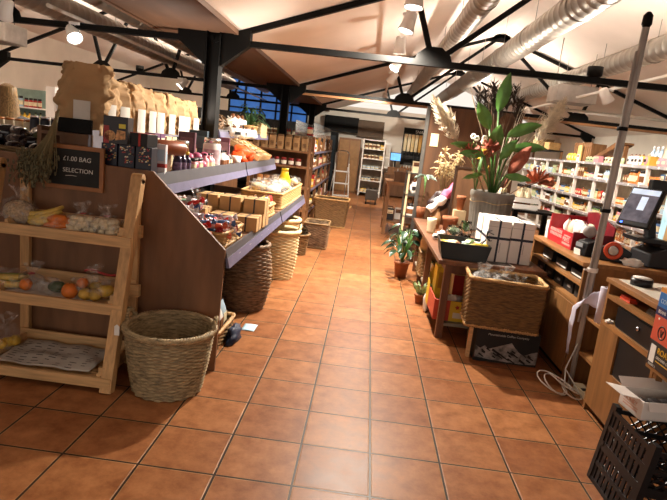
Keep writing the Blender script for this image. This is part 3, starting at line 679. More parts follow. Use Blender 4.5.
def leafplant(name, label, loc, pot_r, pot_h, potm, lm, n, H, spread, lw, ll, seed, cat='plant', droop=.6, rz=0):
    rr = random.Random(seed); t = thing(name, label, cat, loc, rz)
    obj('pot', MB().lathe([(pot_r*.75, 0), (pot_r, pot_h*.85), (pot_r*1.08, pot_h*.86), (pot_r*1.08, pot_h), (pot_r*.95, pot_h), (pot_r*.9, pot_h*.9), (0, pot_h*.9)], 20), potm, t)
    st = MB(); lf = MB()
    for i in range(n):
        a = i*2.4+rr.uniform(-.3, .3); q = (i+.5)/n; hh = pot_h+H*(.25+.75*q)*rr.uniform(.8, 1.0); rad = spread*rr.uniform(.45, 1)*(1.1-.5*q)
        base = Vector((0, 0, pot_h*.9)); tip = Vector((rad*math.cos(a), rad*math.sin(a), hh))
        mid = base.lerp(tip, .5)+Vector((0, 0, .08*H)); st.tube([base, mid, tip], .004, 5)
        d = Vector((math.cos(a), math.sin(a), 0)); sd = Vector((-d.y, d.x, 0)); L = ll*rr.uniform(.75, 1.15); W = lw*rr.uniform(.8, 1.1)
        tw = rr.uniform(-.5, .5)
        def fn(u, v):
            wv = W*math.sin(PI*min(1, .06+v*.94))**.8*(1-.25*v); z = -droop*L*v*v+abs(u-.5)*W*.35
            off = (u-.5)*wv*2
            return tip+d*L*v*(1-.25*droop*v)+sd*off*math.cos(tw)+Vector((0, 0, z+off*math.sin(tw)))
        lf.grid(fn, 4, 7)
    obj('stems', st, leafm, t); obj('leaves', lf, lm, t); return t
leafplant('potted_plant', 'dark leafy plant on the top shelf before the second column', (-1.72, 7.8, 1.392), .07, .12, terra, leafd, 26, .34, .18, .035, .14, 5)
# ------------------------------------------------------------------ baskets on the floor along the left
rbasket('log_basket', 'wide empty round wicker basket beside the wooden rack', 'basket', (-.975, 2.815, 0), .182, .235, .36, wickg, 36, 34, .006, (PI*.97, PI*.06), rr=.011)
t = tag(obj('price_tag', MB().prism([(-.014, -.03), (.014, -.03), (.014, .02), (0, .032), (-.014, .02)], 1, 0, .0012), white, None, loc=(-1.225, 2.700, .345)), 'small white tag hanging on the wide round basket', 'tag')
rbasket('log_basket', 'tall dark brown barrel shaped wicker basket under the shelf', 'basket', (-.915, 4.42, 0), .165, .175, .55, wickd, 34, 22, .045)
rbasket('laundry_basket', 'tall cream willow basket standing nearer of the pale two', 'basket', (-.83, 5.58, 0), .165, .2, .50, wickc, 30, 22, .012, (0.2, PI), rr=.016)
rbasket('laundry_basket', 'tall cream willow basket behind the other cream one', 'basket', (-.90, 6.12, 0), .17, .2, .54, wickc, 30, 22, .012, None, rr=.016)
t = thing('demijohn', 'glass demijohn in a brown wicker jacket on the floor', 'demijohn', (-.80, 6.86, 0))
obj('wicker_jacket', weave(lambda q: .13+.03*q, .26, 18, 18), wickb, t, solid=.006); obj('jacket_rim', rim(.163, .26, None, .009), wickb, t)
obj('glass', MB().lathe([(.12, .02), (.15, .25), (.13, .33), (.05, .40), (.03, .43), (.03, .48), (.036, .485), (.03, .49)], 22), glassm, t)
hamper('hamper', 'dark square wicker hamper standing beyond the demijohn', 'hamper', (-.60, 7.52, 0), .165, .22, .34, wickd, 20, 36, .08, 0, wickb)
hamper('hamper', 'large brown wicker hamper farthest down the left row', 'hamper', (-.555, 9.62, 0), .30, .26, .48, wickb, 26, 48, .12, 0, wick, None, True)
t = thing('floor_crate', 'small wicker crate of blue packets on the floor beside panel', 'crate', (-.95, 3.62, 0))
obj('woven_body', weave(lambda q: .9+.1*q, .12, 9, 26, (.10, .22), z0=.0), wickb, t, solid=.006); obj('rim', rim(1, .12, (.10, .22), .008, 40), pine, t)
for k in range(5): put(goods('packet', ['blue', 'pale blue', 'white', 'blue', 'pale blue'][k], .13, .22), 'packet', (-.96+.015*(k % 3), 3.47+.075*k, .02), PI/2+.2*(k % 2), '%s packet in the floor crate beside the panel' % ['blue', 'pale blue', 'white', 'blue', 'pale blue'][k], 'packet', '%s packets in the floor crate' % ['blue', 'pale blue', 'white', 'blue', 'pale blue'][k])
tag(obj('cloth', MB().blob((0, 0, .03), (.045, .15, .06), 4, .3, 18, 12, flat=.029), cmat('1f2740', .6), None, loc=(-.805, 3.66, 0)), 'crumpled dark navy cloth at the end of the floor crate', 'cloth')
tag(obj('leaflet', MB().grid(lambda u, v: (-.05+.10*u, -.075+.15*v, .002+.004*math.sin(u*3)), 5, 5), cmat('bcd9e6', .5), None, loc=(-.75, 3.93, 0), solid=.001), 'pale blue leaflet lying on the tiles', 'leaflet')
# ------------------------------------------------------------------ pine fruit rack
rk = thing('fruit_rack', 'three tier pine rack of bagged fruit before the plywood panel', 'rack', (0, 0, 0))
def ramp(y0, z0, y1, z1, x, w_=.05, d_=.032): return MB().bar((x, y0, z0), (x, y1, z1), w_, d_, Vector((1, 0, 0)))
for x in (-1.25, -2.05):
    leg = MB().bar((x, 2.66, 0), (x, 2.955, 1.135), .062, .06, Vector((1, 0, 0)))
    leg.lathe([(.03, -.031), (.03, .031)], 16, M=Matrix.Translation((x, 2.955, 1.135)) @ Matrix.Rotation(PI/2, 4, 'Y'))
    obj('front_leg', leg, pinev, rk, bevel=.003)
for x in (-1.298, -1.955):
    obj('back_post', B(x-.028, x+.028, 3.04, 3.072, 0, 1.15), pinev, rk, bevel=.004)
def tray(z, yf, yb, back, lip_):
    mb = MB().box(-1.965, -1.225, yf-.022, yf, z-.03, z+lip_)
    mb.box(-1.965, -1.268, yb-.015, yb, z+back-.02, z+back+.07)
    obj('tray_front', mb, pine, rk, bevel=.003)
    mb = MB()
    for s_ in (-1.935, -1.30):
        mb.prism([(yf-.0, z-.03), (yb, z+back-.03), (yb, z+back+.05), (yf, z+.045)], 0, s_-.01, s_+.01)
    for k in range(5):
        a, b = k/5+.02, (k+1)/5-.02; mb.prism([(yf+(yb-yf)*a, z-.012+back*a), (yf+(yb-yf)*b, z-.012+back*b), (yf+(yb-yf)*b, z+back*b), (yf+(yb-yf)*a, z+back*a)], 0, -1.94, -1.29)
    obj('tray_slats', mb, pine, rk)
    obj('end_block', B(-1.30, -1.268, yf+.001, yf+.02, z+.03, z+.075), pine, rk); obj('end_block', B(-1.3, -1.235, yb-.05, yb-.015, z+back-.02, z+back+.05), pine, rk)
tray(.060, 2.66, 3.035, .02, .025); tray(.435, 2.765, 3.035, .03, .03); tray(.795, 2.85, 3.035, .02, .03)
def rx(px, y=2.9): return -2.0+.0057*px
fruit = {}
def fm(name, h, **k): return mat(name, hx(h), **{**dict(rough=.45, var=.15, scale=25, bump=.1, bscale=150), **k})
orange_m, apple_m, lemon_m, banana_m, greenb_m, mush_m, avo_m = fm('orange_skin', 'd9762a'), fm('apple_skin', 'b8923c', var=.4, scale=12), fm('lemon_skin', 'd2a936'), fm('banana_skin', 'd3b158'), fm('courgette_skin', '8e9a3f', var=.35), fm('mushroom_skin', 'd8c6a4', rough=.7), fm('avocado_skin', '3e4a2a')
orb = lambda r, s_=1: MB().blob((0, 0, 0), (r, r, r*s_), 1, .02, 16, 10).mat(1).lathe([(.004, r*s_*.96), (.003, r*s_*1.06), (0, r*s_*1.06)], 6)
stalk = cmat('5b4a2a')
o_me, a_me, l_me = orb(.04).data('orange', [orange_m, stalk]), orb(.037, .9).data('apple', [apple_m, stalk]), MB().blob((0, 0, 0), (.045, .03, .03), 1, .03).data('lemon', lemon_m)
def curved(L, r, bend, seed): 
    return MB().tube([(L*(t-.5), bend*4*(t-.5)**2, 0) for t in [i/10 for i in range(11)]], [r*max(.25, math.sin(PI*(.1+.8*i/10))**.5) for i in range(11)], 8)
b_me, c_me = curved(.19, .019, .05, 1).data('banana', banana_m), curved(.2, .02, .02, 2).data('courgette', greenb_m)
m_me = MB().lathe([(.007, -.012), (.008, .0), (.019, .0), (.021, .008), (.016, .018), (.006, .023), (0, .0235)], 12).data('mushroom', mush_m)
# top tier
T3 = .80
cbag(rx(14), 2.945, T3, .105, .07, .085, 3, 'large clear bag of pale dried beans at the left of the top tier', tie=None)
bean = MB().blob((0, 0, .07), (.092, .06, .065), 8, .06, flat=.066); 
tag(obj('bean_heap', bean, mat('beans', hx('b49a78'), .7, var=.35, scale=90, bump=.6, bscale=110), None, loc=(rx(14), 2.945, T3+.003)), 'heap of small pale beans in the large clear bag', 'beans')['kind'] = 'stuff'
for k in range(3): put(b_me, 'banana', (rx(41), 2.885+.018*k, T3+.04+.022*k), 0, 'banana in the bag next to the pale beans', 'banana', 'bananas on the top tier', None, (.3, -.25, .15*k))
for k in range(3): put(MB().blob((0, 0, 0), (.055, .028, .028), k, .1).data('sweet_potato', orange_m) if k == 0 else bpy.data.meshes['sweet_potato'], 'sweet_potato', (rx(57)+.03*(k-1), 2.90+.01*k, T3+.028+.035*(k == 1)), .5*k, 'orange sweet potato between bananas and mushrooms', 'sweet potato', 'sweet potatoes on the top tier')
cbag(rx(48), 2.905, T3, .10, .055, .048, 11, 'clear bag around bananas and sweet potatoes', neck=False)
for j, (px, lab) in enumerate(((80, 'left'), (104, 'right'))):
    for i in range(78):
        a = rg.uniform(0, 6.28); q = math.sqrt(rg.random()); lay = i//26
        x = rx(px)+.095*q*math.cos(a)*(1-.22*lay); y = 2.93+.05*q*math.sin(a)*(1-.2*lay)
        put(m_me, 'mushroom', (x, y, T3+.022+.026*lay), 0, 'small pale mushroom in the %s mushroom bag' % lab, 'mushroom', 'mushrooms in the %s bag' % lab, None, (rg.uniform(-1.3, 1.3), rg.uniform(-1, 1), 0))
    cbag(rx(px), 2.93, T3, .105, .062, .06, 5+j, 'clear bag of mushrooms on the top tier, %s of two' % lab, tie=red)
tag(obj('paper_sheet', MB().grid(lambda u, v: (-.09+.18*u, -.03+.06*v, .004+.006*math.sin(5*u)), 8, 4), cmat('ddd4ca', .6), None, loc=(rx(76), 2.862, T3+.012), solid=.001), 'white paper edge under the mushroom bags', 'paper')
# middle tier
T2 = .447
for k in range(4): put(c_me if k % 2 else b_me, 'courgette' if k % 2 else 'banana', (rx(14)-.01*k, 2.83+.022*(k % 2)+.03*(k//2), T2+.03+.03*(k//2)), .1*k, ('green courgette' if k % 2 else 'greenish banana')+' in the left bag of the middle tier', 'courgette' if k % 2 else 'banana', ('courgettes' if k % 2 else 'green bananas')+' on the middle tier')
cbag(rx(14), 2.85, T2, .12, .065, .062, 14, 'clear bag of green fruit at the left of the middle tier', neck=False)
put(o_me, 'orange', (rx(34), 2.825, T2+.045), 0, 'small orange beside the green fruit bag', 'orange', None, .85)
cbag(rx(36), 2.86, T2, .07, .06, .055, 15, 'empty crinkled bag behind the small orange', tie=red)
put(l_me, 'avocado', (rx(61), 2.87, T2+.04), .3, 'dark green avocado next to the large oranges', 'avocado', None, None).data = MB().blob((0, 0, 0), (.05, .034, .033), 1, .04).data('avocado', avo_m)
cbag(rx(55), 2.85, T2, .07, .055, .05, 16, 'clear bag around the dark avocado', neck=False)
for k, (px, y, dz) in enumerate(((75, 2.82, .042), (82, 2.88, .075))): put(o_me, 'orange', (rx(px)+.02, y, T2+dz), k, ('large orange at the front of the middle tier', 'orange behind the large one on the middle tier')[k], 'orange', None, 1.1 if k == 0 else .8)
for k, (px, y, dz) in enumerate(((90, 2.815, .037), (99, 2.822, .037), (94, 2.89, .06))): put(a_me, 'apple', (rx(px)+.025, y, T2+dz), k, 'mottled yellow apple right of the large orange', 'apple', 'apples on the middle tier', None)
put(l_me, 'lemon', (rx(110), 2.87, T2+.05), .8, 'yellow lemon at the right end of the middle tier', 'lemon', None, 1.15)
cbag(rx(96)+.02, 2.865, T2, .135, .07, .07, 18, 'clear bag with red seal around oranges and apples', tie=None)
tag(obj('red_seal', MB().tube([(-.11+.22*i/12, .004*math.sin(i), .01*math.sin(i*.6)) for i in range(13)], .007, 6), red, None, loc=(rx(103), 2.92, T2+.138)), 'red sealing strip on top of the orange bag', 'strip')
tag(obj('paper_sheet', MB().grid(lambda u, v: (-.25+.5*u, -.09+.18*v, .006+.02*v+.004*math.sin(9*u)), 10, 4), mat('tray_paper', hx('cfc6b8'), .7, var=.15, scale=20), None, loc=(-1.67, 2.89, T2-.006), solid=.001), 'pale paper lining the middle tier', 'paper')
# bottom tier: newspaper
t = thing('newspaper', 'crumpled newspaper sheet lining the bottom tier', 'newspaper', (-1.63, 2.84, .072))
def npaper(u, v): return (-.27+.53*u, -.14+.29*v, .012+.02*v+.012*noise.noise(Vector((u*5, v*4, 1)))+.004*math.sin(14*u+6*v))
obj('sheet', MB().grid(npaper, 30, 16), mat('newsprint', hx('c4bdb2'), .8, var=.08), t, solid=.001)
mb = MB()
for c_ in range(7):
    for r_ in range(10):
        if rg.random() < .8:
            u0, v0 = .04+.135*c_+.012*(r_ % 2), .06+.09*r_; L_ = .085*rg.uniform(.4, 1)
            mb.grid(lambda u, v: Vector(npaper(u0+L_*u, v0+.022*v))+Vector((0, 0, .0012)), 4, 1)
obj('print_lines', mb, cmat('55504c', .8), t)
cbag(-1.93, 2.84, .09, .06, .08, .08, 21, 'clear bag at the left of the bottom tier')
for k in range(3): put(l_me, 'pear', (-1.945+.02*k, 2.80+.04*k, .13), k, 'greenish pear in the bottom tier bag', 'pear', 'pears in the bottom tier')
# ------------------------------------------------------------------ chalkboard and dried bunch on the panel
cb = thing('chalkboard', 'small wood framed chalkboard leaning on the plywood panel', 'sign', (-1.685, 3.068, 1.015), .02)
fr = mat('chalk_frame', hx('a0683c'), .5, var=.15, scale=8)
W_, H_ = .36, .255
obj('frame', B(-W_/2, W_/2, 0, .018, 0, .024).box(-W_/2, W_/2, 0, .018, H_-.024, H_).box(-W_/2, -W_/2+.024, 0, .018, .024, H_-.024).box(W_/2-.024, W_/2, 0, .018, .024, H_-.024), fr, cb, bevel=.002)
obj('slate', B(-W_/2+.02, W_/2-.02, .006, .014, .02, H_-.02), mat('slate', hx('2a2a28'), .8, var=.15, scale=14), cb)
chalk = cmat('d8d4cc', .9)
text('£1.00 BAG', .037, chalk, cb, (-.062, .0055, .165), FRONT, shear=.08); text('SELECTION', .035, chalk, cb, (-.062, .0055, .10), FRONT, shear=.05)
obj('chalk_line', MB().tube([(-.045, .0055, .078), (-.01, .0055, .082), (.02, .0055, .08)], .0018, 5), chalk, cb)
t = thing('dried_bunch', 'bunch of dried lavender stems hanging over the chalkboard corner', 'dried flowers', (-1.755, 3.05, 1.44))
st = MB(); hd = MB()
for i in range(110):
    a = rg.gauss(0, .55); b = rg.uniform(-.10, -.015); L = rg.uniform(.30, .41); e = Vector((-.11+.10*a, b, -L)); m_ = Vector((-.03+.02*a, -.02+b*.2, -.13))
    st.tube([(0, rg.uniform(-.02, 0), 0.02), m_, e.lerp(m_, .4), e], .0013, 4)
    for k in range(4): hd.blob(e+Vector((rg.uniform(-.02, .02), rg.uniform(-.008, .004), rg.uniform(-.02, .1))), (.006, .006, .012), i+k, .2, 6, 4)
obj('stems', st, cmat('8a7a55', .8), t); obj('dried_heads', hd, mat('dried_head', hx('6a6248'), .9, var=.3, scale=60), t)
# ------------------------------------------------------------------ behind the panel on the left
hamper('vegetable_basket', 'wide wicker trough of aubergines just behind the plywood panel', 'basket', (-2.32, 3.36, 0.98), .36, .2, .225, wickb, 12, 40)
tag(obj('veg_stand', B(-2.72, -2.09, 3.14, 3.9, 0, .96).box(-2.72, -2.09, 3.14, 3.9, .96, .979), plyd), 'brown display stand carrying the trough of aubergines', 'stand')
aub = MB().lathe([(.002, -.10), (.035, -.092), (.047, -.05), (.042, .01), (.028, .07), (.018, .1), (.002, .105)], 16).mat(1).lathe([(.019, .085), (.022, .10), (.008, .11), (.007, .135), (0, .136)], 10).data('aubergine', [mat('aubergine_skin', hx('16131a'), .12, var=.05, spec=.7), cmat('3b4428')])
for i in range(20):
    put(aub, 'aubergine', (-2.57+.085*(i % 7)+rg.uniform(-.02, .02), 3.30+.09*(i % 3 == 1)+.04*(i//7), 1.195+.045*(i//7)), 0, 'glossy black aubergine heaped in the wicker trough', 'aubergine', 'aubergines', 1.1, (PI/2+rg.uniform(-.3, .3), rg.uniform(-.3, .3), rg.uniform(0, 6)))
tag(obj('counter', B(-3.1, -2.25, 4.15, 4.5, 0, 1.255), wallg), 'dark low counter behind the trough of aubergines', 'counter')
mugm = mat('dark_mug', hx('2b3140'), .35)
for k in range(5):
    t = thing('jar', 'dark jar in the row behind the aubergines, %s from the left' % ordn[k], 'jar', (-2.68+.085*k, 4.3, 1.256), 0, 'dark jars')
    obj('jar_body', MB().lathe([(.032, 0), (.035, .01), (.035, .11), (.03, .12)], 14), mugm, t); obj('lid', MB().lathe([(.033, .118), (.033, .14), (0, .14)], 14), chrome, t)
for k in range(4): jar('cream jar left of the dark jars behind the aubergines', (-2.98+.08*k, 4.32, 1.256), .033, .1, cmat('d8c7a8', .4), cmat('a9672f', .4), None, 'jar', 'cream jars')
# woman with long blond hair
wp = thing('person', 'person with long blond hair and dark coat, head bent, seen from behind on the left', 'person', (-3.32, 4.9, -.07), .5)
def skinned(name, verts, edges, m, parent, root=0, sub=2):
    me = bpy.data.meshes.new(name); me.from_pydata([v[0] for v in verts], edges, []); me.materials.append(m)
    o = bpy.data.objects.new(name, me); C.objects.link(o); o.parent = parent
    sk = o.modifiers.new('skin', 'SKIN'); me.skin_vertices or None
    if not me.skin_vertices: me.attributes.new
    bpy.context.view_layer.objects.active = o
    lay = me.skin_vertices
    if len(lay) == 0: bpy.ops.mesh.customdata_skin_add()
    for i, v in enumerate(verts):
        r = v[1]; me.skin_vertices[0].data[i].radius = r if isinstance(r, tuple) else (r, r); me.skin_vertices[0].data[i].use_root = i == root
    sk.use_smooth_shade = True; s2 = o.modifiers.new('sub', 'SUBSURF'); s2.levels = s2.render_levels = sub
    return o
V_ = [((0, 0, .92), (.15, .11)), ((0, .01, 1.08), (.13, .10)), ((0, .0, 1.28), (.16, .11)), ((0, .02, 1.40), (.10, .07)), ((0, .04, 1.46), .05), ((0, .09, 1.535), (.07, .085)), ((0, .12, 1.61), (.065, .075)),
      ((.18, 0, 1.36), .055), ((.23, .06, 1.12), .042), ((.16, .26, 1.02), .032), ((.13, .33, 1.02), .025), ((-.18, 0, 1.36), .055), ((-.23, .06, 1.12), .042), ((-.16, .26, 1.02), .032), ((-.13, .33, 1.02), .025),
      ((.09, 0, .84), .09), ((.095, .01, .46), .06), ((.1, -.02, .08), .042), ((.1, .12, .03), .035), ((-.09, 0, .84), .09), ((-.095, .01, .46), .06), ((-.1, -.02, .08), .042), ((-.1, .12, .03), .035)]
E_ = [(0, 1), (1, 2), (2, 3), (3, 4), (4, 5), (5, 6), (3, 7), (7, 8), (8, 9), (9, 10), (3, 11), (11, 12), (12, 13), (13, 14), (0, 15), (15, 16), (16, 17), (17, 18), (0, 19), (19, 20), (20, 21), (21, 22)]
skin = mat('skin', hx('d6a285'), .5, var=.05)
skinned('body', V_, E_, skin, wp)
coat = mat('dark_coat', hx('2a2422'), .8, var=.1)
Vc = [((0, 0, .88), (.19, .14)), ((0, .01, 1.08), (.165, .13)), ((0, .0, 1.28), (.19, .135)), ((0, .02, 1.385), (.12, .09)), ((.185, 0, 1.36), .075), ((.235, .06, 1.12), .06), ((.165, .25, 1.02), .045), ((-.185, 0, 1.36), .075), ((-.235, .06, 1.12), .06), ((-.165, .25, 1.02), .045), ((0, 0, .6), (.2, .15))]
skinned('coat', Vc, [(0, 1), (1, 2), (2, 3), (3, 4), (4, 5), (5, 6), (3, 7), (7, 8), (8, 9), (0, 10)], coat, wp)
mb = MB()
for i in range(170):
    a = rg.uniform(.15*PI, .85*PI)+PI; sx = math.cos(a); top = Vector((rg.uniform(-.02, .02), .10, 1.715)); L = rg.uniform(.22, .40)
    p1 = Vector((.085*sx, .09+.09*math.sin(a), 1.60)); p2 = Vector((.115*sx, .02+.10*math.sin(a), 1.44)); p3 = Vector((.15*sx+rg.uniform(-.02, .02), -.02+.13*math.sin(a), 1.50-L))
    mb.tube([top, top.lerp(p1, .6)+Vector((.02*sx, .03*math.sin(a), .03)), p1, p2, p3], [.006, .012, .012, .011, .004], 5)
mb.blob((0, .085, 1.61), (.082, .095, .105), 2, .03)
obj('hair', mb, mat('blond_hair', hx('94744c'), .45, var=.35, scale=20, stretch=(6, 6, .6)), wp)
obj('trousers', MB().tube([(.1, 0, .85), (.1, .01, .45), (.1, -.02, .09)], [.11, .08, .065], 14).tube([(-.1, 0, .85), (-.1, .01, .45), (-.1, -.02, .09)], [.11, .08, .065], 14), cmat('23252b', .8), wp)
# far cabinet of the left bay
def shelfunit(name, label, x0, x1, y0, y1, zs, H, frame_m, shelf_m, back=None, posts='corners', nb=1, axis='x', lipm_=None, cat='shelving'):
    t = thing(name, label, cat, (x0, y0, 0)); X, Y = x1-x0, y1-y0; p = .035
    n = nb+1
    for i in range(n):
        if axis == 'x':
            xx = i*(X-p)/nb
            for yy in (0, Y-p): obj('post', B(xx, xx+p, yy, yy+p, 0, H), frame_m, t)
        else:
            yy = i*(Y-p)/nb
            for xx in (0, X-p): obj('post', B(xx, xx+p, yy, yy+p, 0, H), frame_m, t)
    for z in zs: obj('shelf', B(0.002, X-.002, .002, Y-.002, z-.022, z), shelf_m, t)
    if back: 
        if axis == 'x': obj('back_panel', B(0, X, Y-.003, Y+.008, 0, H), back, t)
        else: obj('back_panel', B(X-.003 if back_right else -.008, X+.008 if back_right else .003, 0, Y, 0, H), back, t)
    return t
back_right = True
shelfunit('shelf_cabinet', 'white framed bottle cabinet far behind the blond person', -6.3, -5.0, 8.4, 8.75, [.2, .6, 1.0, 1.22, 1.46], 1.74, white, white, mat('cabinet_back', hx('8fa79c'), .6), nb=1)
for r_, z in enumerate((1.0, 1.22, 1.46)):
    fill((-6.25, 8.5, z), (-5.05, 8.5, z), 'on the %s shelf of the far left white cabinet' % ['lowest seen', 'middle', 'top'][r_], random.Random(40+r_), ['bottle', 'jar'], ['green', 'amber', 'pale green', 'orange', 'red', 'yellow', 'pale blue'], (.06, .08), (.14, .18), 0)
tag(obj('white_pillar', B(-5.0, -4.86, 8.3, 8.45, 0, 1.80), white), 'white post at the right edge of the far left cabinet', 'post')
tag(obj('white_pillar', B(-4.08, -3.98, 8.3, 8.45, 0, 1.80), white), 'white post beside the dark doorway behind the paper sacks', 'post')
tag(obj('dark_cupboard', B(-4.85, -4.1, 8.8, 9.2, 0, 1.78).box(-4.82, -4.13, 8.78, 8.8, .05, 1.75), black), 'dark cupboard between the two white posts on the left', 'cupboard')
# far left bay: low dark racks under the windows with goods
for i, (x, y) in enumerate(((-4.2, 12.5), (-3.3, 15.5))):
    dsc = ('nearer', 'farther')[i]
    shelfunit('dark_rack', 'dark rack of goods in the left bay, the %s of two' % dsc, x, x+1.7, y, y+.4, [.3, .7, 1.1, 1.5], 1.9, black, black, mat('rack_back', hx('3a3836'), .7))
    for z in (1.1, 1.5): fill((x+.06, y+.1, z), (x+1.62, y+.1, z), 'on the %s shelf of the %s dark rack' % ('upper' if z > 1.2 else 'lower', dsc), random.Random(i*7+int(z*10)), ['carton', 'bottle', 'jar', 'tin'], ['cream', 'white', 'red', 'amber', 'brown', 'green', 'pale blue'], (.07, .12), (.14, .26))
# ------------------------------------------------------------------ shop-wood shelving on the left of the aisle
ec = thing('end_shelf', 'red brown wood end shelf of kraft packets facing the camera', 'shelving', (-1.95, 8.9, 0))
for x in (0, .96): obj('post', B(x, x+.045, 0, .045, 0, 1.46 if x else 1.26).box(x, x+.045, .30, .345, 0, 1.26), woodu, ec)
for z in (.3, .66, 1.0, 1.25): obj('shelf', B(.001, 1.0, .001, .344, z-.03, z), woodu, ec)
obj('back_panel', B(0, 1.0, .345, .36, 0, 1.26), plyd, ec)
pk = MB()
def pkf(u, v):
    a = u*2*PI; c, s_ = math.cos(a), math.sin(a); q = .9+.1*math.sin(PI*v) if v < .8 else 1-.25*(v-.8)/.2
    return (.058*math.copysign(abs(c)**.5, c)*q, .035*math.copysign(abs(s_)**.6, s_)*(q if v < .8 else q*(1-(v-.8)*4.6)), .215*v)
pk.grid(pkf, 18, 10); pk.mat(1).box(-.03, .03, -.0375, -.034, .05, .12); pk.mat(2).box(-.045, .045, -.012, .012, .205, .22)
pkme = pk.data('kraft_packet', [paperb, mat('packet_window', hx('8f6a45'), .4, var=.4, scale=60), cmat('7a5a38')])
for k in range(7): put(pkme, 'kraft_packet', (-1.86+.132*k, 8.99, 1.251), rg.uniform(-.08, .08), 'brown kraft packet on the top of the wood end shelf', 'packet', 'front kraft packets')
for k in range(7): put(pkme, 'kraft_packet', (-1.88+.132*k, 9.13, 1.27), rg.uniform(-.08, .08), 'brown kraft packet in the rear row on the wood end shelf', 'packet', 'rear kraft packets')
for k in range(7):
    t = jar('preserve jar with red lid under the kraft packets', (-1.86+.12*k, 8.98, 1.001), .045, .12, mat('preserve', hx('7b3030'), .2), red, cmat('e4dccb', .5), 'jar', 'red lidded jars')
fill((-1.9, 8.96, .661), (-1.0, 8.96, .661), 'on the third shelf of the wood end unit', random.Random(9), ['bag', 'packet', 'jar'], ['white', 'cream', 'amber', 'brown'], (.09, .13), (.14, .2))
su = thing('wood_shelves', 'long red brown wood shelving beside the aisle beyond the hampers', 'shelving', (0, 0, 0))
for y in (9.32, 10.35, 11.4, 12.45, 13.5): obj('post', B(-.985, -.935, y, y+.05, 0, 1.50), woodu, su)
for z in (.25, .62, .98, 1.25): obj('shelf', B(-1.35, -.93, 9.33, 13.54, z-.03, z), woodu, su); obj('price_strip', B(-.93, -.922, 9.33, 13.54, z-.035, z), lipm, su)
obj('back_panel', B(-1.37, -1.35, 9.3, 13.55, 0, 1.5), plyd, su)
obj('acrylic_case', B(-1.3, -1.29, 9.4, 13.4, 1.25, 1.75).box(-.99, -.984, 9.4, 13.4, 1.5, 1.74).box(-1.3, -.98, 9.4, 13.4, 1.5, 1.515), mat('acrylic', (.8, .82, .82), .1, var=0, trans=.8), su)
rs = random.Random(77)
for r_, z in enumerate((.25, .62, .98, 1.25)):
    for b in range(4):
        fill((-.995, 9.4+1.05*b, z+.001), (-.995, 10.33+1.05*b, z+.001), 'on the %s wood shelf, %s bay along the aisle' % (['lowest', 'second lowest', 'third', 'top'][r_], ordn[b]), rs, ['jar', 'carton', 'packet', 'bottle', 'tin'], ['cream', 'white', 'red', 'amber', 'yellow', 'pink', 'white'], (.07, .11), (.12, .22), PI/2, .015)
for b in range(4): fill((-1.05, 9.45+1.03*b, 1.516), (-1.05, 10.35+1.03*b, 1.516), 'in the clear case over the wood shelves, %s section' % ordn[b], rs, ['carton', 'jar'], ['white', 'red', 'cream', 'pink'], (.07, .11), (.12, .2), PI/2, .012)
# step ladder
sl = thing('step_ladder', 'white metal step ladder standing in the aisle beyond the hampers', 'ladder', (-.58, 12.6, 0), .25)
wm = cmat('dcdad6', .4)
for s_ in (-1, 1): obj('front_rail', MB().tube([(s_*.19, -.2, 0), (s_*.16, .08, 1.0)], .014, 8), wm, sl); obj('rear_rail', MB().tube([(s_*.19, .38, 0), (s_*.15, .10, .92)], .012, 8), wm, sl)
obj('top_hoop', MB().tube([(-.16, .08, .98), (-.155, .12, 1.22), (-.1, .13, 1.28), (.1, .13, 1.28), (.155, .12, 1.22), (.16, .08, .98)], .014, 8), wm, sl)
for z in (.28, .55, .82): obj('tread', B(-.18, .18, -.2+.28*z-.03, -.2+.28*z+.1, z-.015, z+.01), wm, sl)
# ------------------------------------------------------------------ far end
wr_ = thing('white_rack', 'tall white metal rack of small goods at the end of the aisle', 'rack', (-.22, 16.2, 0))
gb = mat('grey_back', hx('8f877a'), .7)
for x in (0, .62): 
    for y in (0, .3): obj('upright', B(x, x+.035, y, y+.035, 0, 1.66), white, wr_)
for z in (.12, .46, .8, 1.1, 1.38, 1.64): obj('shelf', B(0.001, .654, 0.001, .334, z-.02, z), white, wr_)
obj('back_panel', B(.03, .63, .335, .345, .02, 1.66), gb, wr_)
for r_, z in enumerate((.12, .46, .8, 1.1, 1.38)): fill((-.17, 16.28, z+.001), (.4, 16.28, z+.001), 'on the %s shelf of the white rack at the aisle end' % ordn[4-r_], rs, ['carton', 'jar', 'tin'], ['white', 'cream', 'yellow', 'pale blue'], (.07, .12), (.08, .15))
tag(obj('notice_board', B(.44, .62, 16.9, 16.93, .85, 1.62).mat(1).box(.46, .6, 16.895, 16.9, .9, 1.15).box(.46, .6, 16.895, 16.9, 1.2, 1.55), [white, cmat('cfc7ba')]), 'narrow white notice panel right of the tall white rack', 'panel')
tag(obj('cupboard', B(-.95, -.30, 16.6, 17.1, 0, 1.62).mat(1).box(-.92, -.64, 16.585, 16.6, .06, 1.56).box(-.61, -.33, 16.585, 16.6, .06, 1.56), [woodu, mat('cupboard_door', hx('9a7247'), .5)]), 'light brown wood cupboard left of the tall white rack', 'cupboard')
tag(obj('dark_fridge', B(-1.55, -1.0, 16.4, 17.0, 0, 1.75).mat(1).box(-1.5, -1.05, 16.385, 16.4, .3, 1.65), [black, mat('fridge_glass', hx('2c3338'), .1)]), 'dark glass fronted cabinet at the end of the left shelving', 'cabinet')
tag(obj('hanging_board', B(-.45, .35, 17.35, 17.55, 1.72, 2.22), mat('brown_box', hx('5c4630'), .6)), 'dark brown box cupboard high on the far wall', 'cupboard')
tag(obj('dark_beam_box', B(-1.5, -.45, 17.2, 17.5, 1.8, 2.25), black), 'black box boarding high at the far left of the aisle end', 'boarding')
mon = thing('wall_monitor', 'small blue lit screen on the far wall right of the white rack', 'screen', (.80, 17.0, 1.22))
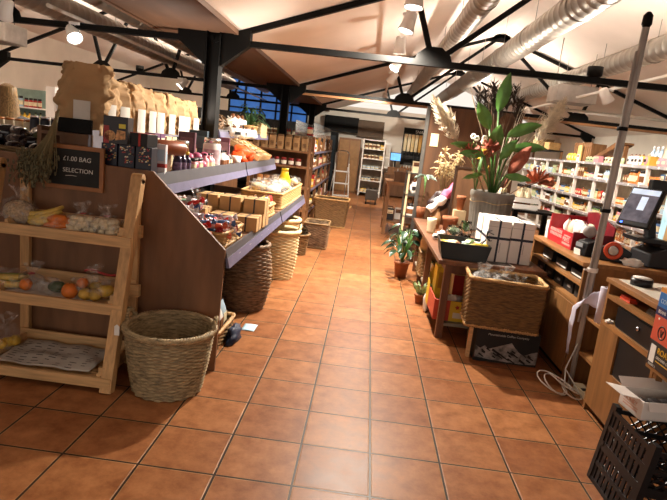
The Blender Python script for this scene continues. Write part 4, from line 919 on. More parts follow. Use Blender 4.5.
obj('bezel', B(-.17, .17, 0, .04, -.13, .13), blackp, mon); obj('screen', B(-.15, .15, -.004, 0, -.11, .11), mat('screen_blue', hx('5f9bd6'), .3, var=.3, scale=9, emit=1.2), mon); obj('stand', B(-.03, .03, .005, .03, -.5, -.13).box(-.15, .15, -.1, .1, -.51, -.5), blackp, mon)
dk = thing('desk', 'dark brown serving desk below the blue screen', 'desk', (.52, 16.75, 0))
obj('desk_top', B(0, 1.2, 0, .6, .68, .72), woodu, dk); obj('front', B(.03, 1.17, .04, .06, .05, .68), plyd, dk); obj('side', B(.0, .03, .02, .58, 0, .68).box(1.17, 1.2, .02, .58, 0, .68), plyd, dk)
for k in range(3): tag(obj('desk_crate', B(-.15, .15, -.12, .12, 0, .18).box(-.16, .16, -.13, .13, .16, .19), woodu, None, loc=(.75+.34*k, 16.95, .721)), 'small brown wooden crate on the far desk, %s from left' % ordn[k], 'crate')
# gravity dispensers on the far wall
gd = thing('dispenser_rack', 'wall of clear tube food dispensers at the far end', 'dispenser', (1.0, 17.425, 0))
obj('back_board', B(-.02, .95, .15, .17, 1.0, 2.15), mat('dispenser_board', hx('3d3a36'), .6), gd)
obj('shelf', B(-.02, .95, -.1, .16, 1.16, 1.19).box(-.02, .95, -.1, .16, .78, .81), black, gd)
obj('sign_board', B(-.02, .95, .10, .13, 1.98, 2.13), black, gd)
text('SNACKS', .13, cmat('d8d4cc'), gd, (.34, .098, 2.0), FRONT)
for k in range(8):
    q = obj('dispenser_tube', MB().lathe([(.045, 1.42), (.05, 1.44), (.05, 1.93), (.045, 1.95)], 12, (.06+.115*k, .05, 0)), cmat(['e9d9b0', 'f0e4c4', 'e5cf9c', 'efe2bd', 'dcae62', 'efe2bd', 'c07a3c', 'f0e4c4'][k], .3), gd)
    obj('spout', MB().lathe([(.03, 1.3), (.05, 1.42)], 10, (.06+.115*k, .05, 0)).box(.03+.115*k, .09+.115*k, -.02, .02, 1.2, 1.3), blackp, gd)
fill((1.02, 17.40, .811), (1.9, 17.40, .811), 'under the far wall food dispensers', rs, ['jar', 'carton', 'bottle'], ['amber', 'cream', 'yellow', 'orange', 'brown'], (.09, .13), (.16, .24))
# tall brown table and trolley by the aisle right
wt = thing('wood_table', 'small tall brown wood table on the right of the far aisle', 'table', (.34, 9.3, 0))
obj('table_top', B(0, .62, 0, .9, .86, .91), woodu, wt)
for x, y in ((.02, .02), (.02, .82), (.54, .02), (.54, .82)): obj('leg', B(x, x+.06, y, y+.06, 0, .86), woodu, wt)
obj('shelf', B(.03, .59, .03, .87, .2, .23), woodu, wt)
tag(obj('planter_box', B(-.15, .15, -.12, .12, 0, .16).box(-.16, .16, -.13, .13, .14, .17), plyd, None, loc=(.62, 9.6, .911)), 'dark wooden box on the small tall brown table', 'box')
for k in range(3): put(goods('carton', ['black', 'white', 'brown'][k], .13, .2), 'carton', (.48+.16*(k % 2), 9.6+.22*(k//1), .231), 0, '%s carton under the small tall brown table' % ['black', 'white', 'brown'][k], 'carton')
tr = thing('trolley', 'dark wheeled trolley in front of the far white rack', 'trolley', (.0, 13.9, 0))
obj('tub', B(.02, .32, 0, .5, .12, .36), wallg, tr); 
for x, y in ((.05, .05), (.29, .05), (.05, .45), (.29, .45)): obj('wheel', MB().lathe([(.05, -.015), (.05, .015)], 14, M=Matrix.Translation((x, y, .05)) @ Matrix.Rotation(PI/2, 4, 'Y')), blackp, tr)
# metal rack against the plywood partition
mr = thing('metal_rack', 'narrow metal rack of goods beside the plywood partition', 'rack', (.60, 8.15, 0))
met = mat('rack_metal', hx('5f5c58'), .4, metal=.6)
for x in (0, .30): obj('upright', B(x, x+.03, 0, .03, 0, 1.9 if x else 1.15), met if x else cmat('cdbb94', .5), mr); obj('upright', B(x, x+.03, .5, .53, 0, 1.15), met, mr)
for z in (.15, .5, .82, 1.14): obj('shelf', B(.0, .33, .0, .53, z-.02, z), met, mr)
for r_, z in enumerate((.15, .5, .82, 1.14)):
    fill((.65, 8.22, z+.001), (.90, 8.22, z+.001), 'on the %s shelf of the narrow metal rack' % ordn[3-r_], rs, ['bag', 'jar', 'carton'], ['white', 'cream', 'black', 'amber'], (.1, .13), (.14, .22), 0, .01, run=(1, 1))
# ------------------------------------------------------------------ plywood partition on the right
pt = thing('partition', 'tall brown plywood partition behind the plants on the right', 'partition', (0, 0, 0))
obj('board', MB().prism([(.70, 0), (1.86, 0), (1.86, 2.05), (.67, 2.03)], 1, 7.2, 7.225), mat('partition_ply', hx('54351d'), .6, var=.3, scale=3, stretch=(3, 3, .6)), pt)
obj('edge_strip', B(.655, .70, 7.19, 7.23, 0, 2.03), met, pt)
tag(obj('wall_note', B(-.05, .05, -.004, 0, -.08, .08), cmat('d9c39a')), 'small cream card pinned high on the plywood partition', 'card').location = (.80, 7.198, 1.62)
# ------------------------------------------------------------------ display table
tb = thing('display_table', 'brown wooden table carrying the zinc planter and white boxes', 'table', (0, 0, 0))
obj('table_top', B(.635, 1.47, 4.20, 6.75, .615, .65), redwood, tb, bevel=.004)
for x, y in ((.70, 4.25), (1.38, 4.25), (.70, 5.5), (1.38, 5.5), (.70, 6.66), (1.38, 6.66)): obj('leg', B(x, x+.055, y, y+.055, 0, .615), redwood, tb, bevel=.003)
obj('apron', B(.72, 1.42, 4.265, 4.285, .54, .615).box(.715, .735, 4.3, 6.68, .54, .615).box(1.41, 1.43, 4.3, 6.68, .54, .615), redwood, tb)
obj('low_shelf', B(.715, 1.42, 4.28, 6.68, .10, .125), mat('low_shelf_grey', hx('8b8271'), .6), tb)
ZT = .651
# black tray of sachets
t = thing('black_tray', 'black open tray of packets at the front corner of the table', 'tray', (.845, 4.46, ZT), -.06)
obj('tray_box', MB().prism([(-.17, 0), (.17, 0), (.20, .135), (-.20, .135)], 1, -.20, -.192).prism([(-.17, 0), (.17, 0), (.20, .135), (-.20, .135)], 1, .192, .2).prism([(-.17, 0), (-.20, .135), (-.19, .135), (-.162, 0)], 1, -.2, .2).prism([(.17, 0), (.20, .135), (.19, .135), (.162, 0)], 1, -.2, .2).box(-.17, .17, -.2, .2, 0, .006), mat('black_tray', hx('18191a'), .45), t)
yb = ['yellow', 'cream', 'white', 'green', 'pale blue', 'yellow', 'cream', 'white']
for k in range(22):
    c = yb[k % 8]; x = .865-.13+.26*((k*7) % 22)/22; y = 4.32+.30*(k/22)
    put(goods('packet', c, .07, .13), 'packet', (x, y, ZT+.03+.05*rg.random()), 0, c+' seed packet lying in the black table tray', 'packet', c+' packets in the black tray', None, (rg.uniform(-1.5, -1.1), 0, rg.uniform(-.8, .8)))
tag(obj('yellow_pack', MB().blob((0, 0, 0), (.085, .03, .022), 3, .2), mat('yellow_pack', hx('dcc02e'), .4), None, loc=(.97, 4.37, ZT+.115)), 'long bright yellow packet on top in the black tray', 'packet')
# white gift boxes with dark ribbon
wbox = mat('white_card', hx('e6e0da'), .6, var=.03)
for k, (x, y, w_, lab) in enumerate(((1.105, 4.50, .18, 'left'), (1.30, 4.53, .175, 'right'))):
    t = thing('white_gift_box', 'tall white gift box tied with dark ribbon, %s of the front pair' % lab, 'gift box', (x, y, ZT), -.03)
    obj('box_body', B(-w_/2, w_/2, -.12, .12, 0, .335), wbox, t, bevel=.003)
    obj('lid_seam', B(-w_/2-.001, w_/2+.001, -.121, .121, .285, .288), mat('card_edge', hx('b3aca6'), .7), t)
    obj('ribbon', B(-w_/2-.002, w_/2+.002, -.122, .122, .185, .205).box(-.008, .008, -.1225, .1225, .0, .337), mat('dark_ribbon', hx('23283a'), .4), t)
    mb = MB()
    if k == 0:
        for a in range(7): mb.tube([(-w_/2-.004+.0*a, -.124, .195), (-w_/2+.02*math.sin(a*2), -.15, .195+.05*math.cos(a*2.1)), (-w_/2+.05*math.sin(a*2.3), -.14, .195+.07*math.cos(a*1.9))], .004, 5)
        obj('bow', mb, mat('dark_ribbon', (0, 0, 0)), t)
    obj('side_print', B(w_*.1, w_*.13, -.1215, -.1205, .08, .16), mat('card_edge', (0, 0, 0)), t)
t = thing('white_gift_box', 'tall white gift box standing behind the front pair', 'gift box', (1.18, 4.77, ZT), 0)
obj('box_body', B(-.16, .16, -.1, .1, 0, .335), wbox, t, bevel=.003); obj('ribbon', B(-.162, .162, -.102, .102, .185, .205), mat('dark_ribbon', (0, 0, 0)), t)
t = thing('leaflets', 'loose dark and white leaflets lying before the white gift boxes', 'leaflets', (1.10, 4.30, ZT), .1)
obj('white_sheet', B(-.13, .13, -.07, .07, 0, .003), white, t); obj('dark_sheet', B(-.06, .11, -.05, .06, .0035, .007), mat('dark_leaflet', hx('38342f'), .4, var=.4, scale=50), t)
# zinc planter with the tall arrangement
zn = thing('zinc_planter', 'large ribbed grey zinc planter holding pampas grass', 'planter', (1.235, 5.42, ZT))
mb = MB(); n = 128; prof = [(.165, 0), (.172, .02), (.185, .2), (.2, .42), (.205, .44), (.212, .45), (.212, .49), (.205, .5), (.19, .5), (.185, .44)]; vs = []
for j, (r, z) in enumerate(prof):
    for i in range(n): 
        a = 2*PI*i/n; q = r+(.005*math.cos(32*a) if 0 < j < 4 else 0); vs.append((q*math.cos(a), q*math.sin(a), z))
mb.add(vs, [(j*n+i, j*n+(i+1) % n, (j+1)*n+(i+1) % n, (j+1)*n+i) for j in range(len(prof)-1) for i in range(n)], True)
zincm = mat('old_zinc', hx('77736b'), .55, metal=.35, var=.2, scale=7)
obj('pot_body', mb, zincm, zn); obj('soil', MB().lathe([(.19, .455), (0, .46)], 24), mat('soil', hx('3a2a1e'), .9), zn)
obj('string', MB().tube([(.205*math.cos(a*.2), .205*math.sin(a*.2), .40+.008*math.sin(a)) for a in range(32)], .003, 5, True), cmat('b59a6a', .8), zn)
PX, PY, PZ = 1.235, 5.42, ZT+.46
LZ = .17
def P2(px, X=None, Y=None): pass
big = thing('foliage_plant', 'tall broad leaved green plant standing in the zinc planter', 'plant', (PX, PY, PZ))
st = MB(); lf = MB()
def bigleaf(base, d, L, W, droop, roll=0, mbx=None):
    d = Vector(d).normalized(); sd = d.cross(Vector((0, 1, .3))).normalized(); up = sd.cross(d).normalized()
    sd2 = sd*math.cos(roll)+up*math.sin(roll); base = Vector(base)
    def fn(u, v):
        wv = W*math.sin(PI*min(1, .03+.97*v))**.75*(1.1-.3*v); o = (u-.5)*2
        return base+d*L*v+Vector((0, 0, -droop*L*v*v))+sd2*o*wv+up*(abs(o)*W*.25+.008*math.sin(v*18)*abs(o))
    (mbx or lf).grid(fn, 6, 12)
# (base offset, direction, length, half width, droop, roll)
for b, d, L, W, dr, ro in (((-.04, -.05, .62), (.12, -.1, 1), .42, .075, 0, .15), ((-.1, -.05, .45), (-.55, -.2, .9), .34, .075, .05, .2), ((.08, -.06, .40), (.75, -.1, .55), .42, .07, .2, .3),
        ((.12, -.04, .28), (1, -.1, .35), .42, .06, .2, .35), ((-.05, -.08, .22), (.05, -.3, .8), .36, .085, .05, 0), ((-.14, -.04, .25), (-1, -.2, .22), .38, .055, .12, .3),
        ((-.12, -.1, .20), (-1, -.3, .1), .3, .05, .1, -.2), ((-.1, -.12, .02), (-.9, -.5, -.1), .28, .05, .1, .4), ((.05, -.05, .18), (.4, -.2, .8), .3, .06, .1, .1), ((.1, -.1, .03), (.9, -.4, .1), .3, .045, .15, .3)):
    b = (b[0]-.04, b[1], b[2]+LZ); L *= .86; W *= .86
    st.tube([(0, 0, -.05), (b[0]*.5, b[1]*.5, b[2]*.5), b], .008, 6); bigleaf(b, d, L, W, dr, ro)
obj('stems', st, leafm, big); obj('leaves', lf, mat('broad_leaf', hx('54803a'), .38, var=.22, scale=9), big)
def pampas(base, tip, m, label, seed, fat=.055, L=.36):
    rr = random.Random(seed); t = thing('pampas_grass', label, 'grass plume', base); tip = Vector(tip)-Vector(base); h0 = tip*(1-L/tip.length); ax = tip.normalized()
    bend = Vector((0, 0, .0))
    obj('stem', MB().tube([(0, 0, 0), tip*.3+Vector((0, 0, .03)), h0, tip*.98], [.006, .005, .004, .002], 6), cmat('c9b184', .7), t)
    mb = MB(); side = ax.orthogonal().normalized(); up = ax.cross(side)
    for i in range(760):
        v = rr.random()**.9; a = rr.uniform(0, 2*PI); p = h0+ax*L*v*.86; rad = fat*(math.sin(PI*min(1, .16+.84*v)))**.6*(.2+1.5*rr.random()**1.6)
        o_ = (side*math.cos(a)+up*math.sin(a)); ll_ = rr.uniform(.05, .11); q = p+o_*rad+ax*ll_
        mb.tube([p+o_*rad*.15, p+o_*rad*.75+ax*ll_*.4, q+Vector((rr.gauss(0, .006), 0, -.015*rr.random()))], [.002, .003, .0008], 3, caps=False)
    obj('plume', mb, m, t); return t
pam = mat('pampas', hx('e6d8c0'), .9, var=.15, scale=40)
pampas((PX-.06, PY, PZ), (.53, 5.30, 1.965), pam, 'cream pampas plume leaning left above the planter', 1, .062, .46)
pampas((PX+.08, PY, PZ), (1.74, 5.38, 2.08), pam, 'cream pampas plume leaning right above the planter', 2, .066, .44)
# dark wispy tops
t = thing('dried_grass', 'dark feathery dried seed heads rising behind the green leaves', 'dried grass', (PX-.02, PY+.08, PZ))
mb = MB(); fh = MB()
for i in range(13):
    x = -.34+.56*i/12+rg.uniform(-.02, .02); zt_ = rg.uniform(.90, 1.10)-.55*abs(x+.05)**1.6; e = Vector((x, rg.uniform(-.05, .1), zt_)); mb.tube([(0, 0, 0), (x*.35, .02, zt_*.5), e], .003, 4)
    for k in range(60):
        a = rg.uniform(0, 6.28); v = rg.random(); p = e-Vector((x*.3, 0, .2*v)); fh.tube([p, p+Vector((.045*math.cos(a), .045*math.sin(a), .05))], [.0045, .001], 4, caps=False)
obj('stalks', mb, cmat('5d4a35', .9), t); obj('seed_heads', fh, mat('dark_seed', hx('3d3029'), .9), t)
t = thing('dried_reeds', 'bundle of thin pale bleached stems behind the broad leaves', 'dried stems', (PX+.03, PY+.05, PZ))
mb = MB()
for i in range(34):
    a = rg.gauss(.28, .14); L = rg.uniform(.5, .95); mb.tube([(0, 0, 0), (L*math.sin(a)*.5, .03, L*.5), (L*math.sin(a)+.02, rg.uniform(-.05, .05), L*math.cos(a)*.98)], .003, 4)
obj('stems', mb, cmat('b9ab95', .8), t)
def redflower(loc, base, r, label, seed, m, flat=False):
    t = thing('dried_flower', label, 'dried flower', base); rr = random.Random(seed); e = Vector(loc)-Vector(base)
    obj('stem', MB().tube([(0, 0, 0), e*.5+Vector((0, 0, .03)), e], .004, 5), cmat('7d5b3c', .8), t)
    mb = MB()
    for i in range(90):
        d = Vector((rr.gauss(0, 1), rr.gauss(0, 1), rr.gauss(.3, .7 if not flat else .25))).normalized(); q = e+d*r*rr.uniform(.7, 1.1); s_ = d.orthogonal().normalized()*r*.16
        p = e+d*r*.2; mb.add([p-s_*.3, p+s_*.3, q+s_+Vector((0, 0, .01)), q+d*r*.15, q-s_], [(0, 1, 2, 3, 4)], False)
    obj('flower_head', mb, m, t, solid=.001); return t
rust = mat('rust_petal', hx('97523c'), .7, var=.25, scale=20); 
redflower((.95, 5.36, 1.50), (PX-.08, PY, PZ), .085, 'rust red dried flower head left of the broad leaves', 1, rust)
redflower((1.12, 5.30, 1.56), (PX-.04, PY, PZ), .08, 'rust red dried flower head behind the small yellow flowers', 2, rust)
t = thing('dried_leaf', 'long rust red curled dried leaf beside the zinc planter stems', 'dried leaf', (PX+.06, PY-.06, PZ)); m_ = MB(); bigleaf((.05, -.02, .22), (.42, -.1, .9), .36, .07, .1, .5, m_); obj('blade', m_, rust, t); obj('stem', MB().tube([(0, 0, 0), (.02, 0, .1), (.05, -.02, .23)], .005, 6), rust, t)
redflower((1.66, 5.5, 1.28), (PX+.12, PY, PZ), .14, 'flat coral red dried spray right of the zinc planter', 4, mat('coral_spray', hx('c0704f'), .7, var=.25, scale=20), True)
yf = thing('yellow_flowers', 'small yellow and white flowers among the planter stems', 'flowers', (1.08, 5.5, PZ))
mb = MB(); s_ = MB()
for k in range(12):
    p = Vector((rg.uniform(-.12, .14), rg.uniform(-.04, .1), rg.uniform(.25, .55))); s_.tube([(0, 0, 0), p], .003, 4)
    mb.mat(0 if p.z < .42 else 1)
    for j in range(6):
        a = j*PI/3; mb.blob(p+Vector((.018*math.cos(a), -.004, .018*math.sin(a))), (.013, .008, .013), j, .05, 6, 4)
obj('stems', s_, leafm, yf); obj('petals', mb, [cmat('d9a735'), cmat('e9e2d2')], yf)
# brown framed board, cream candle, flowers on the table
t = thing('wood_board', 'dark framed brown board standing behind the zinc planter', 'board', (1.14, 5.88, ZT), -.05)
obj('panel', B(-.21, .21, 0, .015, 0, .68), plyd, t); obj('frame', B(-.225, -.205, -.008, .02, 0, .70).box(.205, .225, -.008, .02, 0, .70).box(-.225, .225, -.008, .02, .68, .70), mat('dark_frame', hx('3a2618'), .5), t)
tag(obj('candle', MB().lathe([(.05, 0), (.05, .52), (.046, .53), (0, .528)], 20), mat('candle_wax', hx('e3cfa2'), .45), None, loc=(1.40, 5.75, ZT)), 'tall cream pillar standing right behind the zinc planter', 'pillar candle')
def daisybunch(loc, label, m, r, n, seed):
    t = thing('dried_flowers', label, 'dried flowers', loc); rr = random.Random(seed); mb = MB(); s_ = MB()
    for i in range(n):
        d = Vector((rr.gauss(0, 1), rr.gauss(-.4, .5), rr.gauss(.1, .9))).normalized(); p = Vector((rr.uniform(-r, r), rr.uniform(-.06, .06), rr.uniform(.0, r*2.2)))
        s_.tube([(0, 0, -.3), p], .002, 4)
        for j in range(7):
            q = p+Vector((rr.gauss(0, .04), rr.gauss(-.01, .025), rr.gauss(0, .035))); mb.tube([p, p.lerp(q, .6)+Vector((0, 0, .012)), q], [.005, .006, .002], 5)
    obj('petals', mb, m, t); obj('stems', s_, cmat('8a7448', .8), t)
daisybunch((.93, 6.45, 1.2), 'bunch of cream straw flowers against the plywood partition', mat('straw_flower', hx('e3cda0'), .8, var=.15), .13, 40, 3)
tag(obj('straw_vase', MB().lathe([(.07, 0), (.085, .15), (.06, .3), (.065, .36), (.055, .36), (.05, .3)], 20), mat('brown_vase', hx('6a4630'), .4), None, loc=(.93, 6.45, ZT)), 'brown vase under the cream straw flowers', 'vase')
# bowed dark basket with pink paper
t = thing('wrapped_bouquet', 'dark leaning bouquet wrap edged in pink and white', 'bouquet', (.80, 6.0, ZT))
dw = mat('dark_wrap', hx('2a1a1c'), .5, var=.2, scale=20); RW = Matrix.Rotation(-.75, 4, 'Y')
obj('dark_wrap', MB().blob((.03, .02, .31), (.165, .07, .085), 17, .2, 22, 14, 2.4, RW), dw, t)
def band(u0, u1):
    def fn(u, v):
        q = u0+(u1-u0)*u; p = Vector((-.125, -.03, .215)).lerp(Vector((.155, -.03, .545)), q)
        return p+Vector((.075*v, -.035*math.sin(PI*v)-.01*math.sin(q*19), -.05*v+.008*math.sin(q*23+v*4)))*(.5+.7*math.sin(PI*min(1, .15+q*.8)))
    return MB().grid(fn, 14, 5)
obj('white_paper', band(0, .5), white, t, solid=.002); obj('pink_paper', band(.5, 1), mat('pink_wrap_paper', hx('c85a7c'), .6), t, solid=.002)
obj('foot', MB().lathe([(.05, 0), (.062, .13), (.05, .14), (.03, .24)], 16, (-.0, 0, 0)), mat('bouquet_foot', hx('a3764c'), .6, var=.2), t)
t = thing('hanging_plant', 'small striped leafy sprig in front of the partition beside the pink bouquet', 'plant', (.72, 6.85, ZT)); m_ = MB(); s_ = MB()
for k in range(8): 
    a = k*.8; b = Vector((.02*math.cos(a), .02*math.sin(a), .52)); s_.tube([(0, 0, .12), (.01, 0, .35), b], .003, 4); bigleaf(b, (math.cos(a), math.sin(a)*.6, .1), .13, .022, .5, .2, m_)
obj('pot', MB().lathe([(.045, 0), (.06, .13), (.052, .13), (0, .12)], 16), terra, t); obj('stems', s_, leafm, t); obj('leaves', m_, mat('variegated_leaf', hx('8fa39a'), .4, var=.5, scale=30), t)
# small pots and jars on the left of the table
def tpot(loc, r, h, label, m=terra):
    t = thing('flower_pot', label, 'pot', loc)
    obj('pot_body', MB().lathe([(r*.72, 0), (r*.95, h*.75), (r*1.08, h*.76), (r*1.08, h), (r*.95, h), (r*.9, h*.85), (0, h*.85)], 20), m, t); return t
tpot((.90, 5.62, ZT), .075, .19, 'plain terracotta pot behind the cactus jars')
t = tpot((1.0, 5.74, ZT+.255), .045, .15, 'small tall terracotta pot raised beside the zinc planter')
tag(obj('cork_block', B(-.06, .06, -.06, .06, 0, .254), cmat('b7a07c', .7)), 'pale block carrying the small tall terracotta pot', 'block').location = (1.0, 5.74, ZT)
tag(obj('ribbed_cup', MB().lathe([(.04, 0), (.045, .02), (.042, .04), (.047, .06), (.044, .08), (.05, .1), (.047, .12), (.052, .15), (.045, .15), (0, .02)], 18), cmat('d9c8a6', .6), None, loc=(.72, 5.62, ZT)), 'cream ribbed cup at the left edge of the table', 'cup')
def glassjar(x, y, r, h, label, plant=True):
    t = thing('glass_jar', label, 'terrarium', (x, y, ZT))
    obj('glass', MB().lathe([(r*.95, 0), (r, .01), (r, h*.8), (r*.8, h*.9), (r*.85, h), (r*.82, h), (r*.77, h*.9), (r*.96, h*.8), (r*.96, .015), (0, .012)], 22, caps=(True, False)), glassm, t)
    obj('soil', MB().lathe([(r*.93, .014), (r*.93, h*.35), (0, h*.38)], 18), mat('soil', (0, 0, 0)), t)
    return t
glassjar(.86, 5.05, .075, .17, 'glass jar with a round cactus behind the black tray'); glassjar(.985, 5.18, .06, .21, 'glass jar with green sprig right of the cactus jar'); glassjar(1.03, 5.0, .05, .16, 'small empty looking glass jar left of the white boxes')
cm_ = MB(); vs = []
def cactus(u, v):
    a = 2*PI*u; r = .052*math.sin(PI*min(.98, max(.1, v)))*(1+.1*math.cos(14*a)); return (r*math.cos(a), r*math.sin(a), .10*v)
cm_.grid(cactus, 70, 12)
for k in range(90):
    a = rg.uniform(0, 6.28); v = rg.uniform(.2, .98); p = Vector(cactus(a/6.28, v)); d = Vector((p.x, p.y, p.z-.05)).normalized(); cm_.mat(1).tube([p, p+d*.014], [.0012, .0003], 4, caps=False)
tag(obj('cactus', cm_, [mat('cactus_green', hx('46593a'), .6), cmat('d8c49a', .6)], None, loc=(.86, 5.05, ZT+.07)), 'round spiny cactus in the glass jar behind the black tray', 'cactus')
t = thing('sprig', 'small bright green sprig in a glass jar', 'plant', (.985, 5.18, ZT+.07)); m_ = MB()
for k in range(8): bigleaf((0, 0, .03+.01*k), (math.cos(k*2.2)*.5, math.sin(k*2.2)*.5, .8), .07, .016, .2, 0, m_)
obj('leaves', m_, leafm, t); obj('stem', MB().tube([(0, 0, -.01), (0, 0, .11)], .003, 5), leafm, t)
for k in range(3): put(goods('bag', 'white', .07, .07), 'paper_bag', (.72+.05*k, 5.2+.14*k, ZT), k, 'small white wrapped bag at the left edge of the table', 'bag', 'white bags on the table edge')
# things under the table
t = thing('fruit_crate', 'red and yellow printed cardboard crate under the table front', 'crate', (.80, 4.62, .127))
obj('side_red', B(-.13, -.12, -.28, .28, 0, .17).box(-.13, .0, -.285, -.275, 0, .17), cmat('c2472f', .5), t); obj('side_yellow', B(.0, .46, -.285, -.275, 0, .17), cmat('dcb42c', .5), t); obj('side_yellow', B(-.1315, -.13, .12, .28, 0, .22), cmat('dcb42c', .5), t); obj('side_yellow', B(.45, .46, -.28, .28, 0, .17), cmat('dcb42c', .5), t)
obj('base', B(-.13, .46, -.28, .28, 0, .006), kraft, t); obj('print_patch', B(.03, .42, -.2865, -.285, .03, .075), cmat('d8cbb0'), t); obj('print_star', MB().prism([(.06+.022*(1 if i % 2 else .5)*math.cos(i*PI/5), .12+.022*(1 if i % 2 else .5)*math.sin(i*PI/5)) for i in range(10)], 1, -.2866, -.2852), cmat('b53a28'), t)
text('Poppa', .045, cmat('3a3020'), t, (.13, -.2855, .105), FRONT, shear=.2)
cbag(.84, 4.50, .135, .12, .12, .09, 25, 'crumpled white and silver bag in the red and yellow crate', parent_m=mat('silver_bag', hx('cfcac4'), .3, var=.2, scale=20, bump=.6, bscale=20), neck=False)
t = thing('fruit_crate', 'second cardboard crate of kraft and red at the back under the table', 'crate', (1.08, 5.15, .127), .12)
obj('box_body', B(-.2, .2, -.2, -.19, 0, .26).box(-.2, .2, .19, .2, 0, .26).box(-.2, -.19, -.19, .19, 0, .26).box(.19, .2, -.19, .19, 0, .26).box(-.2, .2, -.2, .2, 0, .006), kraft, t); obj('hand_slot', B(-.05, .05, -.2012, -.2, .17, .2), blackp, t); obj('red_end', B(-.2, -.1, -.2012, -.2, 0, .26), red, t)
tag(obj('yellow_carton', B(-.07, .07, -.1, .1, 0, .3).mat(1).box(-.05, .05, -.1012, -.1, .1, .25), [cmat('d8b62c'), cmat('b5892a')], None, loc=(.83, 5.12, .127)), 'bright yellow carton standing under the table', 'carton')
hamper('wicker_basket', 'brown banded wicker basket under the far end of the table', 'basket', (.80, 6.02, .127), .11, .18, .26, wickb, 14, 26)
tag(obj('paper_bag', MB().blob((0, 0, .1), (.11, .1, .12), 14, .2, 16, 10), kraft, None, loc=(.78, 6.0, .36)), 'crumpled kraft paper bag in the banded wicker basket', 'bag')
for k in range(4): put(goods('packet', ['yellow', 'cream', 'green', 'yellow'][k], .11, .2), 'packet', (.80, 5.58+.07*k, .126), PI*.5+.3*(k % 2)+PI, ['yellow', 'cream', 'green', 'yellow'][k]+' packet standing under the middle of the table', 'packet', ['yellow', 'cream', 'green', 'yellow'][k]+' packets under the table')
# floor plants
mon = leafplant('potted_plant', 'bushy dark leaved plant in a terracotta pot on the tiles', (.525, 6.25, 0), .085, .19, terra, leafd, 40, .44, .20, .038, .15, 11, 'plant', .5)
t = thing('aloe', 'small pale spiky aloe in a terracotta pot at the table foot', 'plant', (.66, 5.22, 0))
obj('pot', MB().lathe([(.04, 0), (.055, .075), (.06, .076), (.06, .095), (.05, .095), (0, .085)], 18), terra, t); m_ = MB()
for k in range(11): a = k*2.4; bigleaf((.01*math.cos(a), .01*math.sin(a), .08), (math.cos(a)*.5, math.sin(a)*.5, .8), .17, .016, .1, 0, m_)
obj('leaves', m_, mat('aloe_leaf', hx('8fa070'), .5, var=.25, scale=14), t)
for k in range(3): put(goods('packet', ['white', 'yellow', 'pale green'][k], .12, .2), 'packet', (.70+.02*k, 4.98+.08*k, .0), PI*1.4, ['white', 'yellow', 'pale green'][k]+' packet on the floor beside the aloe', 'packet')
# wicker trunk on the printed box
bx = thing('printed_box', 'black carton printed with white mountains under the wicker trunk', 'box', (1.165, 4.02, 0), 0)
obj('box_body', B(-.23, .23, -.16, .16, 0, .245), mat('black_carton', hx('1d1b1a'), .6, var=.1), bx, bevel=.003)
mp_ = mat('mountain_print', hx('8b8580'), .7, var=.5, scale=22)
ridge = [(-.225, .12), (-.19, .10), (-.16, .125), (-.13, .10), (-.08, .12), (-.02, .145), (.03, .165), (.06, .13), (.10, .10), (.14, .085), (.19, .11), (.225, .12)]
mb = MB().prism([(-.225, .03)]+ridge+[(.225, .02), (.1, .012), (-.1, .02)], 1, -.1612, -.1602)
obj('mountain_print', mb, mp_, bx)
mb = MB()
for i in range(26):
    x = rg.uniform(-.2, .2); z = rg.uniform(.03, .10); L = rg.uniform(.02, .06); mb.prism([(x, z), (x+L, z-L*.5), (x+L+.006, z-L*.5+.005), (x+.004, z+.012)], 1, -.1616, -.1611)
mb.prism([(.04, .16), (.07, .155), (.12, .10), (.16, .06), (.12, .085), (.09, .10)], 1, -.1616, -.1611)
obj('print_shadows', mb, mat('black_carton', (0, 0, 0)), bx)
text('Mountainside Coffee Company', .0235, cmat('b5aea4'), bx, (0, -.1605, .205), FRONT, align='CENTER')
hamper('wicker_chest', 'open rectangular wicker trunk resting on the printed black carton', 'hamper', (1.112, 4.02, .247), .268, .178, .365, mat('willow_trunk', hx('77572f'), .6, var=.38, scale=16, bump=.25, bscale=40, stretch=(1.3, 1.3, 9)), 24, 44, .03, -.07, wick)
tag(obj('prop_batten', B(-.012, .012, -.02, .02, 0, .25), pine, None, loc=(.905, 3.93, 0)), 'pale upright batten at the left of the printed carton', 'batten')
for k in range(7): cbag(1.10+rg.uniform(-.17, .17), 4.02+rg.uniform(-.08, .08), .45+.03*(k % 3), .09, .07, .07, 30+k, 'crinkled clear bag piled in the open wicker trunk', group='clear bags in the wicker trunk', parent_m=bagm)
# ------------------------------------------------------------------ till counters
c1 = thing('till_counter', 'brown wood till counter behind the wicker trunk holding red display box', 'counter', (0, 0, 0))
obj('counter_top', B(1.50, 2.30, 3.66, 4.84, .825, .853), oakh, c1, bevel=.003)
obj('end_panel', B(1.52, 2.28, 3.67, 3.695, 0, .825), oak, c1); obj('end_panel', B(1.52, 2.28, 4.80, 4.825, 0, .825), oak, c1)
obj('shelf', B(1.525, 2.25, 3.695, 4.80, .68, .70), oakh, c1); obj('shelf', B(1.525, 2.25, 3.695, 4.80, .545, .565), oakh, c1)
obj('door', B(1.515, 1.535, 3.70, 4.245, .06, .54), oak, c1, bevel=.002); obj('door', B(1.515, 1.535, 4.25, 4.795, .06, .54), oak, c1, bevel=.002)
obj('back_panel', B(2.25, 2.27, 3.695, 4.8, .0, .825), plyd, c1); obj('plinth', B(1.56, 2.2, 3.7, 4.8, 0, .06), black, c1)
